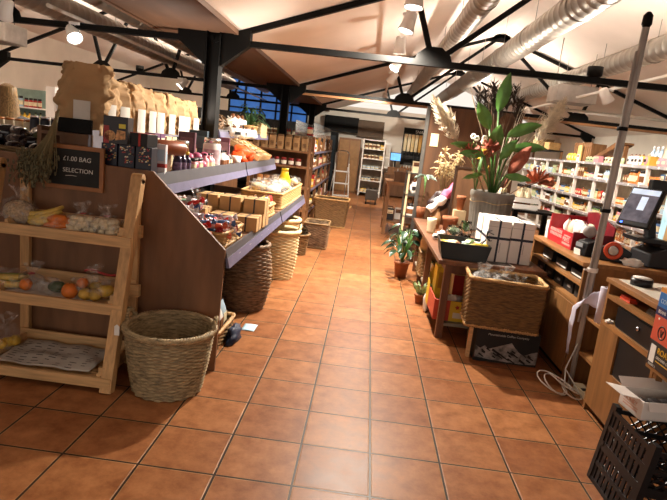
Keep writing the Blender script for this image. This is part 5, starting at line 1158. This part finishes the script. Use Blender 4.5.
for k in range(5): tag(obj('black_box', B(-.12, .12, -.09, .09, 0, .085).mat(1).box(-.121, -.12, -.05, .02, .03, .05), [mat('till_black', hx('1d1d1f'), .4), cmat('8a8580')], None, loc=(1.70, 3.82+.22*k, .566)), 'black equipment box on the lower counter shelf, %s from the cables' % ordn[k], 'box', None)
for k in range(3): tag(obj('folder', B(-.13, .13, -.12, .12, 0, .05+.015*k).mat(1).box(-.131, -.13, -.1, .1, .01, .02), [mat('till_black', (0, 0, 0)), white], None, loc=(1.70, 3.9+.33*k, .701)), 'dark folder on the upper counter shelf, %s from the cables' % ordn[k], 'folder', None)
# low linking shelf with the paper roll
ls = thing('link_shelf', 'low brown shelf unit between the two counters', 'shelf', (0, 0, 0))
obj('shelf', B(1.57, 2.2, 3.305, 3.655, .485, .503), oakh, ls); obj('shelf', B(1.57, 2.2, 3.305, 3.655, .235, .255), oakh, ls); obj('back_panel', B(2.2, 2.22, 3.305, 3.655, 0, .8), oak, ls)
t = thing('paper_roll', 'large white paper roll with torn hanging end on the linking shelf', 'paper roll', (1.615, 3.49, .504))
rp = mat('roll_paper', hx('cfcbdc'), .7, var=.03)
obj('roll', MB().lathe([(.016, .0), (.042, 0), (.043, .23), (.042, .232), (.016, .232), (.016, 0)], 24, caps=(False, False)), rp, t)
TP = [Vector(p) for p in ((-.02, .035, .14), (-.06, .09, .13), (-.088, .15, .09), (-.10, .20, .02), (-.10, .205, -.1), (-.098, .195, -.2), (-.095, .19, -.3))]
def torn(u, v):
    t_ = v*(len(TP)-1); i = min(int(t_), len(TP)-2); p = TP[i].lerp(TP[i+1], t_-i); q = min(1, v*2)
    d = Vector((.15*q, -.8*q, 1-q)).normalized(); w_ = (.12*(1-q)+.055*q)*(1-.5*max(0, v-.6)/.4)+.008*math.sin(v*31+u*2)
    return p+d*(u-.5)*w_
obj('torn_sheet', MB().grid(torn, 6, 20), rp, t, solid=.001)
tag(obj('blue_pouch', MB().blob((0, 0, .03), (.05, .05, .035), 4, .2), cmat('2c3f7a', .4), None, loc=(1.68, 3.5, .256)), 'small dark blue pouch on the lower linking shelf', 'pouch')
po = thing('grey_post', 'tall weathered grey post with white tie standing between the counters', 'post', (1.565, 3.665, 0))
pm = mat('weathered_post', hx('b8b2ab'), .7, var=.25, scale=10, stretch=(4, 4, .4), bump=.3)
obj('pole', MB().tube([(0, -.03, 0), (.0, -.03, .9), (.005, -.03, 1.6), (.01, -.03, 2.34)], [.017, .019, .021, .021], 12).tube([(-.03, -.03, 0.45), (-.02, -.035, 1.2), (-.018, -.03, 2.2)], [.008, .009, .008], 8), pm, po)
obj('tip', MB().lathe([(.02, 2.34), (.03, 2.36), (.028, 2.41), (.012, 2.43), (0, 2.43)], 12, (.01, -.03, 0)), black, po)
obj('cable_tie', MB().lathe([(.032, .80), (.034, .805), (.034, .825), (.032, .83)], 16, (-.008, -.032, 0), caps=(False, False)).box(-.07, -.04, -.05, -.04, .81, .82), white, po)
for z in (1.2, 1.72): obj('clip', MB().lathe([(.030, z), (.032, z+.005), (.032, z+.02), (.030, z+.025)], 14, (-.006, -.032, 0), caps=(False, False)), black, po)
# near counter
c2 = thing('till_counter', 'near oak till unit with open slot and black cash drawer', 'counter', (0, 0, 0))
obj('counter_top', B(1.505, 2.25, 2.63, 3.30, .815, .842), oakh, c2, bevel=.003)
obj('white_edge', B(1.56, 2.2, 2.66, 3.26, .842, .845), cmat('d9d2c4', .5), c2)
obj('end_panel', B(1.52, 2.22, 3.265, 3.29, 0, .815), oak, c2); obj('end_panel', B(1.52, 2.22, 2.64, 2.665, 0, .815), oak, c2)
obj('shelf', B(1.515, 2.2, 2.665, 3.265, .725, .748), oakh, c2); obj('shelf', B(1.515, 2.2, 2.665, 3.265, .562, .588), oakh, c2)
obj('door', MB().prism([(3.265, .05), (3.265, .56), (3.035, .56), (3.035, .33), (2.665, .33), (2.665, .05)], 0, 1.513, 1.532), oak, c2)
obj('black_panel', B(1.522, 1.535, 2.67, 3.03, .332, .558), mat('till_black', (0, 0, 0)), c2)
obj('back_panel', B(2.2, 2.22, 2.665, 3.265, 0, .815), plyd, c2); obj('plinth', B(1.56, 2.2, 2.67, 3.26, 0, .05), black, c2)
t = thing('cash_drawer', 'black cash drawer with small lock in the near oak counter', 'cash drawer', (1.53, 2.83, .589))
obj('drawer_case', B(0, .45, -.15, .30, 0, .125), mat('till_black', (0, 0, 0)), t, bevel=.003); obj('drawer_front', B(-.006, 0, -.145, .295, .015, .11).box(-.008, -.006, -.145, .295, .108, .118), blackp, t)
obj('lock', MB().lathe([(.011, 0), (.011, .012), (0, .012)], 14, M=Matrix.Translation((-.006, .03, .075)) @ Matrix.Rotation(-PI/2, 4, 'Y')), chrome, t)
tag(obj('white_clip', B(-.02, .02, -.012, .012, 0, .012).box(-.005, .005, -.012, .012, .012, .02), white, None, loc=(1.527, 3.20, .589)), 'tiny white clip on the shelf rail beside the cash drawer', 'clip')
tag(obj('red_stapler', B(-.012, .03, -.06, .06, 0, .014).box(-.01, .024, -.055, .055, .014, .026), cmat('d84a2c', .4), None, loc=(1.56, 3.12, .749)), 'red handled tool lying in the counter slot', 'tool')
for k in range(4): tag(obj('pen', MB().tube([(0, -.07, 0), (0, .07, 0)], .004, 6), cmat('8f8578'), None, loc=(1.56+.02*k, 2.82+.03*k, .754)), 'thin pencil lying in the counter slot', 'pen', 'pencils in the counter slot')
t = thing('tape_roll', 'black roll of tape lying on the near oak counter', 'tape', (1.63, 3.14, .846))
obj('roll', MB().lathe([(.03, 0), (.058, 0), (.058, .04), (.03, .04), (.03, 0)], 26, caps=(False, False)), blackp, t); obj('white_cap', MB().lathe([(.05, .041), (.05, .046), (0, .047)], 24), white, t)
tag(obj('receipt', MB().grid(lambda u, v: (-.1+.2*u, -.05+.1*v, .002+.02*math.sin(u*3)*v), 8, 4), white, None, loc=(1.78, 3.05, .846), solid=.001), 'white paper receipt curling on the near oak counter', 'paper')
t = thing('black_phone', 'black handset and cradle on the near oak counter', 'phone', (1.85, 2.92, .846)); obj('base', MB().prism([(-.09, 0), (.09, 0), (.09, .08), (-.09, .03)], 1, -.1, .1), blackp, t, bevel=.006); obj('handset', MB().tube([(-.06, -.06, .07), (0, -.06, .11), (.09, -.06, .12)], [.024, .018, .024], 10), blackp, t)
# red display box with printed fronts
rb = thing('red_display_box', 'red printed cardboard display box on the far counter', 'display box', (1.585, 4.155, .854), 0)
rd = mat('display_red', hx('b3232b'), .45, var=.06); dr = mat('display_dark_red', hx('7d1a24'), .45, var=.15, scale=20)
obj('side', MB().prism([(-.0, 0), (.52, 0), (.52, .10), (.30, .125), (.0, .125)], 0, 0, .012), rd, rb)
obj('tray_front', B(.0, .30, -.012, 0, 0, .14), dr, rb); obj('tray_far', B(0, .30, .52, .532, 0, .22), rd, rb); obj('back_card', MB().prism([(-.012, 0), (.53, 0), (.53, .26), (.35, .28), (-.012, .20)], 0, .29, .302), dr, rb)
obj('inner_card', B(.012, .29, .0, .52, .0, .05), rd, rb)
mb = MB()
for k in range(8): 
    for j in range(2): mb.box(-.0015, 0, .22+.035*k, .245+.035*k, .055+.033*j, .08+.033*j)
mb.box(-.002, 0, .02, .19, .02, .035).box(-.002, 0, .03, .17, .085, .095)
obj('printed_blocks', mb, cmat('d49a92', .5), rb)
text('MINTS', .05, cmat('e0b9b0'), rb, (-.0015, .185, .045), SIDE)
for k in range(7): put(goods('packet', ['white', 'cream', 'white', 'red', 'cream', 'white', 'white'][k], .11, .15), 'packet', (1.70+.06*(k % 2), 4.22+.062*k, .905), PI/2+.4*(k % 3-1), '%s wrapped packet standing in the red display box' % ['white', 'cream', 'white', 'red', 'cream', 'white', 'white'][k], 'packet', '%s packets in the red display box' % ['white', 'cream', 'white', 'red', 'cream', 'white', 'white'][k])
for k in range(3): cbag(1.99+.0*k, 4.18+.22*k, .854, .10, .09, .10, 50+k, 'frosted crinkled bag behind the red display box', neck=False, group='frosted bags behind the red box')
# black devices by the post
t = thing('card_terminal', 'black card terminal standing at the near end of the red display box', 'terminal', (1.63, 3.99, .854), .2)
obj('case', MB().prism([(-.05, 0), (.05, 0), (.05, .12), (-.03, .10)], 1, -.065, .065), blackp, t, bevel=.006); obj('screen', B(-.056, -.05, -.04, .04, .06, .09), cmat('8b8f94', .3), t)
obj('paper_slip', MB().grid(lambda u, v: (-.06-.005*v, -.04+.08*u, .0+.045*v), 3, 4), white, t)
tag(obj('plush_ball', MB().blob((0, 0, .04), (.05, .05, .045), 3, .1), mat('grey_fluff', hx('a39a96'), .9, var=.1), None, loc=(1.66, 4.05, .98)), 'grey rounded cup shape on top of the black terminal', 'cup')
t = thing('tape_dispenser', 'black and orange tape dispenser on the far counter beside the post', 'tape dispenser', (1.78, 3.86, .854), -.3)
obj('body', MB().prism([(-.1, 0), (.1, 0), (.1, .08), (.02, .12), (-.1, .09)], 1, -.04, .04), blackp, t, bevel=.006)
MY = Matrix.Translation((-.02, -.045, .08)) @ Matrix.Rotation(PI/2, 4, 'X')
obj('orange_reel', MB().lathe([(.035, 0), (.06, 0), (.06, .02), (.035, .02), (.035, 0)], 22, M=MY, caps=(False, False)), cmat('d2502e', .4), t); obj('hub', MB().lathe([(.03, .0), (.03, .03), (0, .03)], 18, M=MY), cmat('c9c5c0', .4), t)
tag(obj('folded_paper', MB().blob((0, 0, .02), (.07, .05, .03), 9, .3), white, None, loc=(1.86, 3.76, .854)), 'crumpled white paper scrap on the far counter edge', 'paper')
t = thing('receipt_printer', 'bulky black receipt printer under the tilted till screen', 'printer', (2.08, 3.88, .854), .1)
obj('case', MB().prism([(-.13, 0), (.13, 0), (.13, .14), (.04, .16), (-.13, .10)], 1, -.12, .12), mat('printer_black', hx('26262a'), .45), t, bevel=.01); obj('lid', B(-.06, .12, -.1, .1, .14, .165), blackp, t); obj('slot', B(-.02, .0, -.08, .08, .125, .15), cmat('777277'), t)
# touch-screen till
tl = thing('till', 'tilted touch screen till with lit display on black stand', 'till', (1.97, 3.90, .854), 0)
Rm = Matrix.Translation((-.06, 0, .392)) @ Matrix.Rotation(-1.0, 4, 'Z') @ Matrix.Rotation(-.4, 4, 'X')
obj('screen_case', MB().box(-.115, .115, -.02, .02, -.15, .14, Rm), blackp, tl, bevel=.008)
obj('screen', MB().box(-.10, .10, -.0225, -.02, -.115, .125, Rm), mat('till_screen', hx('5d5b66'), .2, var=.4, scale=14, emit=.35), tl)
obj('screen_header', MB().box(-.10, .10, -.0235, -.0225, .085, .125, Rm).box(-.015, .035, -.0235, -.0225, -.03, .07, Rm), mat('till_header', hx('b9c7d8'), .3, var=.2, emit=.6), tl)
obj('power_light', MB().box(-.085, -.07, -.0235, -.02, -.14, -.128, Rm), mat('blue_led', (.05, .15, 1), .3, var=0, emit=3), tl)
obj('stand', MB().bar((.06, .03, .16), (-.0, .02, .44), .07, .05), blackp, tl); obj('base', B(-.09, .11, -.1, .12, .165, .19), blackp, tl); obj('rear_display', MB().box(-.01, .13, .02, .08, .50, .59), blackp, tl, bevel=.008)
tag(obj('paper_bag', MB().prism([(-.05, 0), (.06, 0), (.045, .34), (-.03, .36)], 1, -.03, .04), kraft, None, loc=(2.20, 3.98, .854), bevel=.01), 'tall tan paper bag standing behind the till stand', 'bag')
# white bag, magazines, crate beyond the counter
tag(obj('shopping_bag', MB().blob((0, 0, 0), (.05, .10, .11), 6, .2, 16, 12), cmat('d8d4d2', .5), None, loc=(1.62, 4.90, .69)), 'white plastic bag hanging at the far end of the counter', 'bag')
for k in range(4): put(goods('carton', ['white', 'green', 'orange', 'pink'][k], .10, .15-.01*k), 'leaflet_box', (1.60+.03*k, 4.76+.0*k, .854), PI/2+.2*k, '%s leaflet holder at the far end of the counter' % ['white', 'green', 'orange', 'pink'][k], 'leaflets', None, (.6, .22, 1))
sd = thing('side_stand', 'dark stand with white crate behind the zinc planter on the right', 'stand', (1.62, 6.0, 0)); obj('stand_top', B(0, .5, 0, .45, .93, .955), black, sd)
for x, y in ((0, 0), (.45, 0), (0, .4), (.45, .4)): obj('leg', B(x, x+.05, y, y+.05, 0, .93), black, sd)
wc = thing('white_crate', 'white slatted crate of cream bottles right of the planter', 'crate', (1.76, 6.2, .956))
mb = MB()
for z in (0, .07): mb.box(-.12, .12, -.13, -.12, z+.01, z+.06).box(-.12, .12, .12, .13, z+.01, z+.06).box(-.13, -.12, -.13, .13, z+.01, z+.06).box(.12, .13, -.13, .13, z+.01, z+.06)
obj('slats', mb, white, wc); obj('base', B(-.12, .12, -.12, .12, 0, .012), white, wc)
for k in range(6): put(goods('bottle', 'cream', .07, .26), 'bottle', (1.70+.08*(k % 2), 6.12+.08*(k//2), .969), 0, 'cream bottle standing in the white slatted crate', 'bottle', 'cream bottles in the white crate')
# cables on the floor
def coil(c, r, n, h, label, m, seed):
    rr = random.Random(seed); pts = []
    for i in range(n*16):
        a = i*PI/8; q = r*(1+.25*math.sin(a*.37+seed)+.1*math.sin(a*1.7)); pts.append((c[0]+q*math.cos(a)*.8+.03*math.sin(a*.21), c[1]+q*math.sin(a), .008+h*abs(math.sin(a*.23+seed))*(.3+.7*math.sin(a*.5)**2)))
    pts += [(1.50, 3.60, .12), (1.555, 3.62, .3)]
    return tag(obj('cable', MB().tube(pts, .0045, 6), m), label, 'cable')
coil((1.40, 3.50), .10, 3, .12, 'tangled white cable looping on the tiles below the counter', cmat('cfc9c0', .5), 2)
coil((1.47, 3.44), .07, 2, .08, 'second thin white cable looped beside the near counter', cmat('bdb6ac', .5), 5)
tag(obj('socket_strip', B(-.03, .03, -.13, .13, 0, .035).mat(1).box(-.02, .02, -.1, -.06, .035, .037).box(-.02, .02, .0, .04, .035, .037), [cmat('c8b89a', .5), blackp], None, loc=(1.60, 3.46, 0)), 'cream socket strip on the floor under the linking shelf', 'socket strip')
# ------------------------------------------------------------------ black crates, white carton and coffee boxes at the right edge
bc = mat('crate_black', hx('111114'), .38, var=.05)
def crate(loc, rot, label):
    t = thing('plastic_crate', label, 'crate', loc); t.rotation_euler = rot; L, W2, H_ = .36, .42, .185   # L along y, W2 along x
    mb = MB()
    for x, y in ((0, 0), (W2, 0), (0, L), (W2, L)): mb.box(x-.014, x+.014, y-.014, y+.014, 0, H_)
    for z in (0, .085, H_-.02): mb.box(0, W2, -.012, -.002, z, z+.02).box(0, W2, L+.002, L+.012, z, z+.02).box(-.012, -.002, 0, L, z, z+.02).box(W2+.002, W2+.012, 0, L, z, z+.02)
    obj('frame', mb, bc, t)
    for xx in (-.009, W2+.003):
        mb = MB()
        for k in range(9): mb.box(xx, xx+.006, .02+.038*k, .044+.038*k, .02, H_-.02)
        obj('side_slats', mb, bc, t)
    for yy in (-.007, L+.007):
        mb = MB()
        for s_ in (-1, 1):
            for k in range(-3, 12):
                x0 = k*.045; a = (x0, .02); b = (x0+s_*.15, H_-.02)
                if min(a[0], b[0]) < 0 or max(a[0], b[0]) > W2: continue
                mb.bar((a[0], yy, a[1]), (b[0], yy, b[1]), .006, .007)
        obj('end_lattice', mb, bc, t)
    mb = MB()
    for k in range(8): mb.box(.02+.05*k, .035+.05*k, 0, L, 0, .008)
    for k in range(6): mb.box(0, W2, .03+.055*k, .045+.055*k, 0, .008)
    obj('base_grid', mb, bc, t)
    for x, y in ((0, L-.008), (0, .008), (W2, L-.008)): obj('corner_lug', B(x-.014, x+.014, y-.022, y+.022, H_, H_+.022), bc, t)
    return t
cr0 = (1.262, 2.12, 0.0); tilt = .12
crate(cr0, (0, tilt, .02), 'black plastic crate at the bottom right, underneath'); 
crate((cr0[0]+.185*math.sin(tilt)+.0, cr0[1], .185*math.cos(tilt)), (0, tilt, .02), 'black plastic crate at the bottom right, on top of another')
wbx = thing('white_carton', 'open white carton with faint orange print on the black crates', 'carton', (1.335, 2.33, .395), .12)
orp = cmat('d9b09a', .6)
obj('box_body', B(0, .28, 0, .008, 0, .085).box(0, .28, .162, .17, 0, .085).box(0, .008, .008, .162, 0, .085).box(.272, .28, .008, .162, 0, .085).box(0, .28, 0, .17, 0, .006), wbox, wbx)
obj('flap', MB().prism([(0, .085), (-.09, .10), (-.09, .103), (0, .088)], 1, .03, .16).prism([(.17, .085), (.21, .115), (.21, .118), (.17, .088)], 0, .0, .28).prism([(.0, .085), (-.02, .05), (-.02, .053), (0, .088)], 0, .02, .27), wbox, wbx)
obj('faint_print', B(-.001, 0, .03, .14, .02, .026).box(-.001, 0, .03, .14, .033, .037), orp, wbx); text('HONEY', .03, orp, wbx, (-.001, .14, .045), SIDE)
for k in range(4): put(goods('tin', 'black', .06, .05), 'tin', (1.38+.062*k, 2.43+.008*k, .403), 0, 'small dark tin inside the open white carton', 'tin', 'dark tins in the white carton')
st_ = thing('side_table', 'small oak table carrying the stack of printed boxes at the right edge', 'table', (1.46, 2.08, 0))
obj('table_top', B(.0, .36, -.1, .53, .555, .575), oakh, st_)
for x, y in ((.03, -.08), (.03, .47), (.32, -.08), (.32, .47)): obj('leg', B(x, x+.03, y, y+.03, 0, .555), oak, st_)
def prbox(loc, w_, d_, h_, c, label, rz=0):
    t = thing('printed_box', label, 'box', loc, rz); obj('box_body', B(0, w_, 0, d_, 0, h_), cmat(c, .4), t, bevel=.002); return t
k1 = prbox((1.452, 2.14, .576), .22, .46, .122, '26262a', 'black printed box lowest in the right edge stack')
obj('white_panel', B(-.001, 0, .40, .445, .02, .105), white, k1); text('ROAST', .04, cmat('e8b62c'), k1, (-.001, .385, .075), SIDE); text('GROUND COFFEE', .018, cmat('cfcac2'), k1, (-.001, .385, .05), SIDE); obj('yellow_flash', B(-.001, 0, .2, .385, .035, .039), cmat('e8b62c'), k1)
text('ARABICA', .016, cmat('cfcac2'), k1, (-.001, .44, .004), SIDE)
k2 = prbox((1.452, 2.14, .699), .22, .47, .122, 'cf5a44', 'coral red printed box in the middle of the right edge stack')
obj('round_mark', MB().lathe([(.034, 0), (.034, .001), (.027, .001), (.027, 0)], 26, M=Matrix.Translation((0, .385, .05)) @ Matrix.Rotation(-PI/2, 4, 'Y'), caps=(False, False)).prism([(.40, .065), (.392, .065), (.386, .042), (.378, .065), (.368, .065), (.380, .03), (.39, .03)], 0, -.001, 0), blackp, k2); text('PURE', .03, blackp, k2, (-.001, .33, .03), SIDE); obj('white_dot', B(-.001, 0, .425, .437, .104, .114), white, k2)
k3 = prbox((1.452, 2.14, .822), .22, .47, .11, '2f78c4', 'blue printed box with orange top on the right edge stack')
obj('navy_band', B(-.001, .221, -.001, .471, .0, .04), cmat('2a2d5c'), k3); obj('orange_top', B(0, .22, 0, .47, .11, .132), cmat('d9913c'), k3); text('COFFEE', .03, cmat('bcd7ee'), k3, (-.001, .45, .06), SIDE); text('BEANS', .022, white, k3, (-.001, .45, .012), SIDE)
# ------------------------------------------------------------------ white shelving along the right
ws = thing('white_shelving', 'long white shelving of jars and cartons along the right', 'shelving', (0, 0, 0))
PY_ = [7.35, 8.25, 9.15, 10.05, 10.98, 11.9, 12.82, 13.75, 14.65]
ZS = [.12, .42, .71, .985, 1.335, 1.62]
for y in PY_: obj('upright', B(4.0, 4.05, y-.025, y+.025, 0, 1.60), white, ws)
shl = mat('shelf_lilac', hx('a59fae'), .45, var=.05)
for z in ZS: obj('shelf', B(4.003, 4.40, PY_[0], PY_[-1], z-.025, z), white, ws); obj('price_strip', B(3.99, 4.002, PY_[0], PY_[-1], z-.045, z), mat('strip_white', hx('aaa4a6'), .5), ws)
obj('back_panel', B(4.40, 4.42, PY_[0]-.02, PY_[-1]+.02, 0, 1.6), mat('shelf_back', hx('c2b39c'), .7), ws)
mb = MB(); 
tk = B(-.002, 0, -.02, .02, 0, .035).data('price_ticket', white)
rw = random.Random(123)
for z in ZS[2:]:
    for k in range(18):
        o = bpy.data.objects.new('price_ticket', tk); C.objects.link(o); o.parent = ws; o.location = (3.988, PY_[0]+.2+.38*k+rw.uniform(-.1, .1), z-.04)
pal = ['cream', 'white', 'red', 'amber', 'green', 'yellow', 'pink', 'pale green', 'white', 'pale blue', 'blue', 'orange', 'brown']
names = ['lowest', 'second lowest', 'third lowest', 'middle', 'upper', 'top']
for r_, z in enumerate(ZS[:-1]):
    if r_ == 0: continue
    for b in range(len(PY_)-1):
        sk = 'on the %s white wall shelf, %s bay from the near end' % (names[r_], ordn[b])
        fill((4.06, PY_[b+1]-.04, z+.001), (4.06, PY_[b]+.04, z+.001), sk, rw, [['jar', 'carton', 'packet', 'bottle', 'tin'], ['carton', 'jar', 'tin'], ['jar', 'packet']][(r_+b) % 3], pal, (.05, .09), (.10, .21), -PI/2, .01, skip=.06, run=(1, 3))
for b in range(0, 5): fill((4.1, PY_[b+1]-.06, 1.621), (4.1, PY_[b]+.06, 1.621), 'standing on top of the white shelving, %s bay from the near end' % ordn[b], rw, ['carton', 'packet', 'bag'], ['cream', 'white', 'yellow', 'pale green', 'pink'], (.1, .14), (.10, .17), -PI/2, .02, skip=.3)
# wooden clutter on top
for k, (y, lab) in enumerate(((10.9, 'near'), (11.35, 'far'))):
    t = thing('wooden_crate', 'brown slatted wooden crate on top of the white shelving, %s one' % lab, 'crate', (4.28, y, 1.62)); mb = MB()
    for j in range(5): mb.box(-.17, -.155, -.2+.09*j, -.13+.09*j, 0, .36)
    mb.box(-.155, .1, -.2, -.185, 0, .34).box(-.155, .1, .2, .215, 0, .34).box(-.17, .1, -.2, .21, 0, .012)
    obj('slats', mb, woodu, t); obj('rail', B(-.18, -.17, -.2, .22, .28, .32), woodu, t)
t = thing('wooden_chute', 'slanting brown wooden board propped on top of the white shelving', 'board', (4.22, 9.95, 1.62)); obj('plank', MB().bar((0, .5, .05), (0, -.45, .34), .2, .03, Vector((1, 0, 0))), woodu, t); obj('side_rail', MB().bar((-.1, .5, .08), (-.1, -.45, .38), .02, .08, Vector((1, 0, 0))), woodu, t); obj('prop', B(-.03, .03, -.44, -.40, 0, .31), woodu, t)
tag(obj('easel_card', B(-.01, .01, -.1, .1, 0, .3), cmat('d2b070', .6), None, loc=(4.08, 11.15, 1.621)), 'tan upright board leaning before the brown crates', 'board')
t = thing('oval_plate', 'large cream oval plate standing on the white shelving', 'plate', (4.16, 8.05, 1.80)); obj('plate', MB().lathe([(0, 0), (.11, .004), (.15, .02), (.155, .024), (.11, .012), (0, .008)], 30, M=Matrix.Rotation(-PI/2+.2, 4, 'Y') @ Matrix.Diagonal((1.15, .8, 1, 1)), caps=(False, False)), cmat('e6d8bc', .35), t); obj('plate_stand', B(-.04, .06, -.06, .06, -.179, -.16), woodu, t)
t = thing('pasta_box', 'yellow printed display box on top of the white shelving near end', 'box', (4.08, 8.55, 1.621)); obj('box_body', B(0, .12, -.17, .17, 0, .14), cmat('dfa94a', .5), t); text('PASTA', .085, cmat('5a3a1c'), t, (-.0015, .15, .035), SIDE)
for k in range(3): gbottle('bottle', 'pale blue tall bottle behind the yellow display box, %s of three' % ordn[k], (4.26, 8.45+.12*k, 1.621), .045, .3, cmat('b7cfe4', .25), cmat('e8e8ea', .3))
# upper far shelf with baskets
us = thing('upper_shelf', 'dark shelf with baskets above the far end of the white shelving', 'shelf', (4.0, 12.9, 0)); obj('shelf', B(0, .35, 0, 2.2, 1.80, 1.825), black, us); obj('post', B(.3, .35, 0, .05, 1.62, 1.8).box(.3, .35, 2.15, 2.2, 1.62, 1.8), woodu, us)
for k in range(4): hamper('wicker_basket', '%s basket on the dark upper shelf at the far right' % ['buff shallow', 'brown round fronted', 'pale tall', 'dark small'][k], 'basket', (4.18, 13.2+.5*k, 1.826), .13, .18, [.16, .24, .28, .2][k], [wick, wickb, wickc, wickd][k], 9, 20)
# drinks fridge at the right edge
fg = thing('drinks_fridge', 'white drinks fridge with pale blue lit door at the right edge', 'fridge', (3.85, 6.6, 0))
obj('cabinet', B(0.02, .6, 0, .72, 0, 1.78), white, fg, bevel=.01); obj('glass_door', B(.0, .02, .04, .68, .15, 1.52), mat('lit_glass', hx('a9cfd6'), .2, var=.3, scale=5, emit=.7), fg); obj('header', B(.0, .02, .02, .70, 1.54, 1.76), black, fg); text('FRESH', .10, white, fg, (-.001, .52, 1.6), SIDE); obj('door_handle', B(-.02, 0, .06, .08, .7, 1.1), chrome, fg)

# ------------------------------------------------------------------ pieces that belong to a part hang from that part
SUB = {'bulb': ('lamp_head', 'housing'), 'label': ('bottle_body', 'jar_body'), 'printed_panel': ('box_body',), 'printed_stripe': ('box_body',), 'printed_motifs': ('box_body',), 'picture': ('box_body',),
       'red_band': ('box_body',), 'red_flash': ('box_body',), 'price_sticker': ('box_body',), 'pale_end': ('roll_body',), 'lid_seam': ('box_body',), 'side_print': ('box_body',), 'bow': ('ribbon',), 'mountain_print': ('box_body',), 'print_shadows': ('box_body',),
       'lettering': ('box_body', 'sign_board', 'slate', 'side_yellow', 'side', 'header'), 'chalk_line': ('slate',), 'lock': ('drawer_front',), 'screen': ('screen_case', 'bezel', 'case'), 'power_light': ('screen_case',), 'screen_header': ('screen_case',), 'paper_slip': ('case',), 'slot': ('case',),
       'round_mark': ('box_body',), 'white_panel': ('box_body',), 'yellow_flash': ('box_body',), 'white_dot': ('box_body',), 'navy_band': ('box_body',), 'orange_top': ('box_body',), 'price_ticket': ('price_strip',), 'spout': ('dispenser_tube',), 'hub': ('orange_reel',), 'grille': ('casing',),
       'cable_tie': ('pole',), 'clip': ('pole',), 'tip': ('pole',), 'soil': ('pot_body',), 'corner_lug': ('frame',), 'faint_print': ('box_body',), 'print_lines': ('sheet',), 'print_patch': ('side_yellow',), 'print_star': ('side_yellow',), 'hand_slot': ('box_body',), 'door_handle': ('glass_door',), 'printed_blocks': ('side',)}
stem_of = lambda o: o.name.split('.')[0]
for root in [o for o in C.objects if o.parent is None]:
    kids = list(root.children); used_spout = 0
    for k in kids:
        for want in SUB.get(stem_of(k), ()):
            c = [q for q in kids if stem_of(q) == want and q is not k]
            if c and len(root.children) > 2:
                tgt = c[0]
                if stem_of(k) == 'spout': tgt = c[used_spout % len(c)]; used_spout += 1
                k.parent = tgt; break
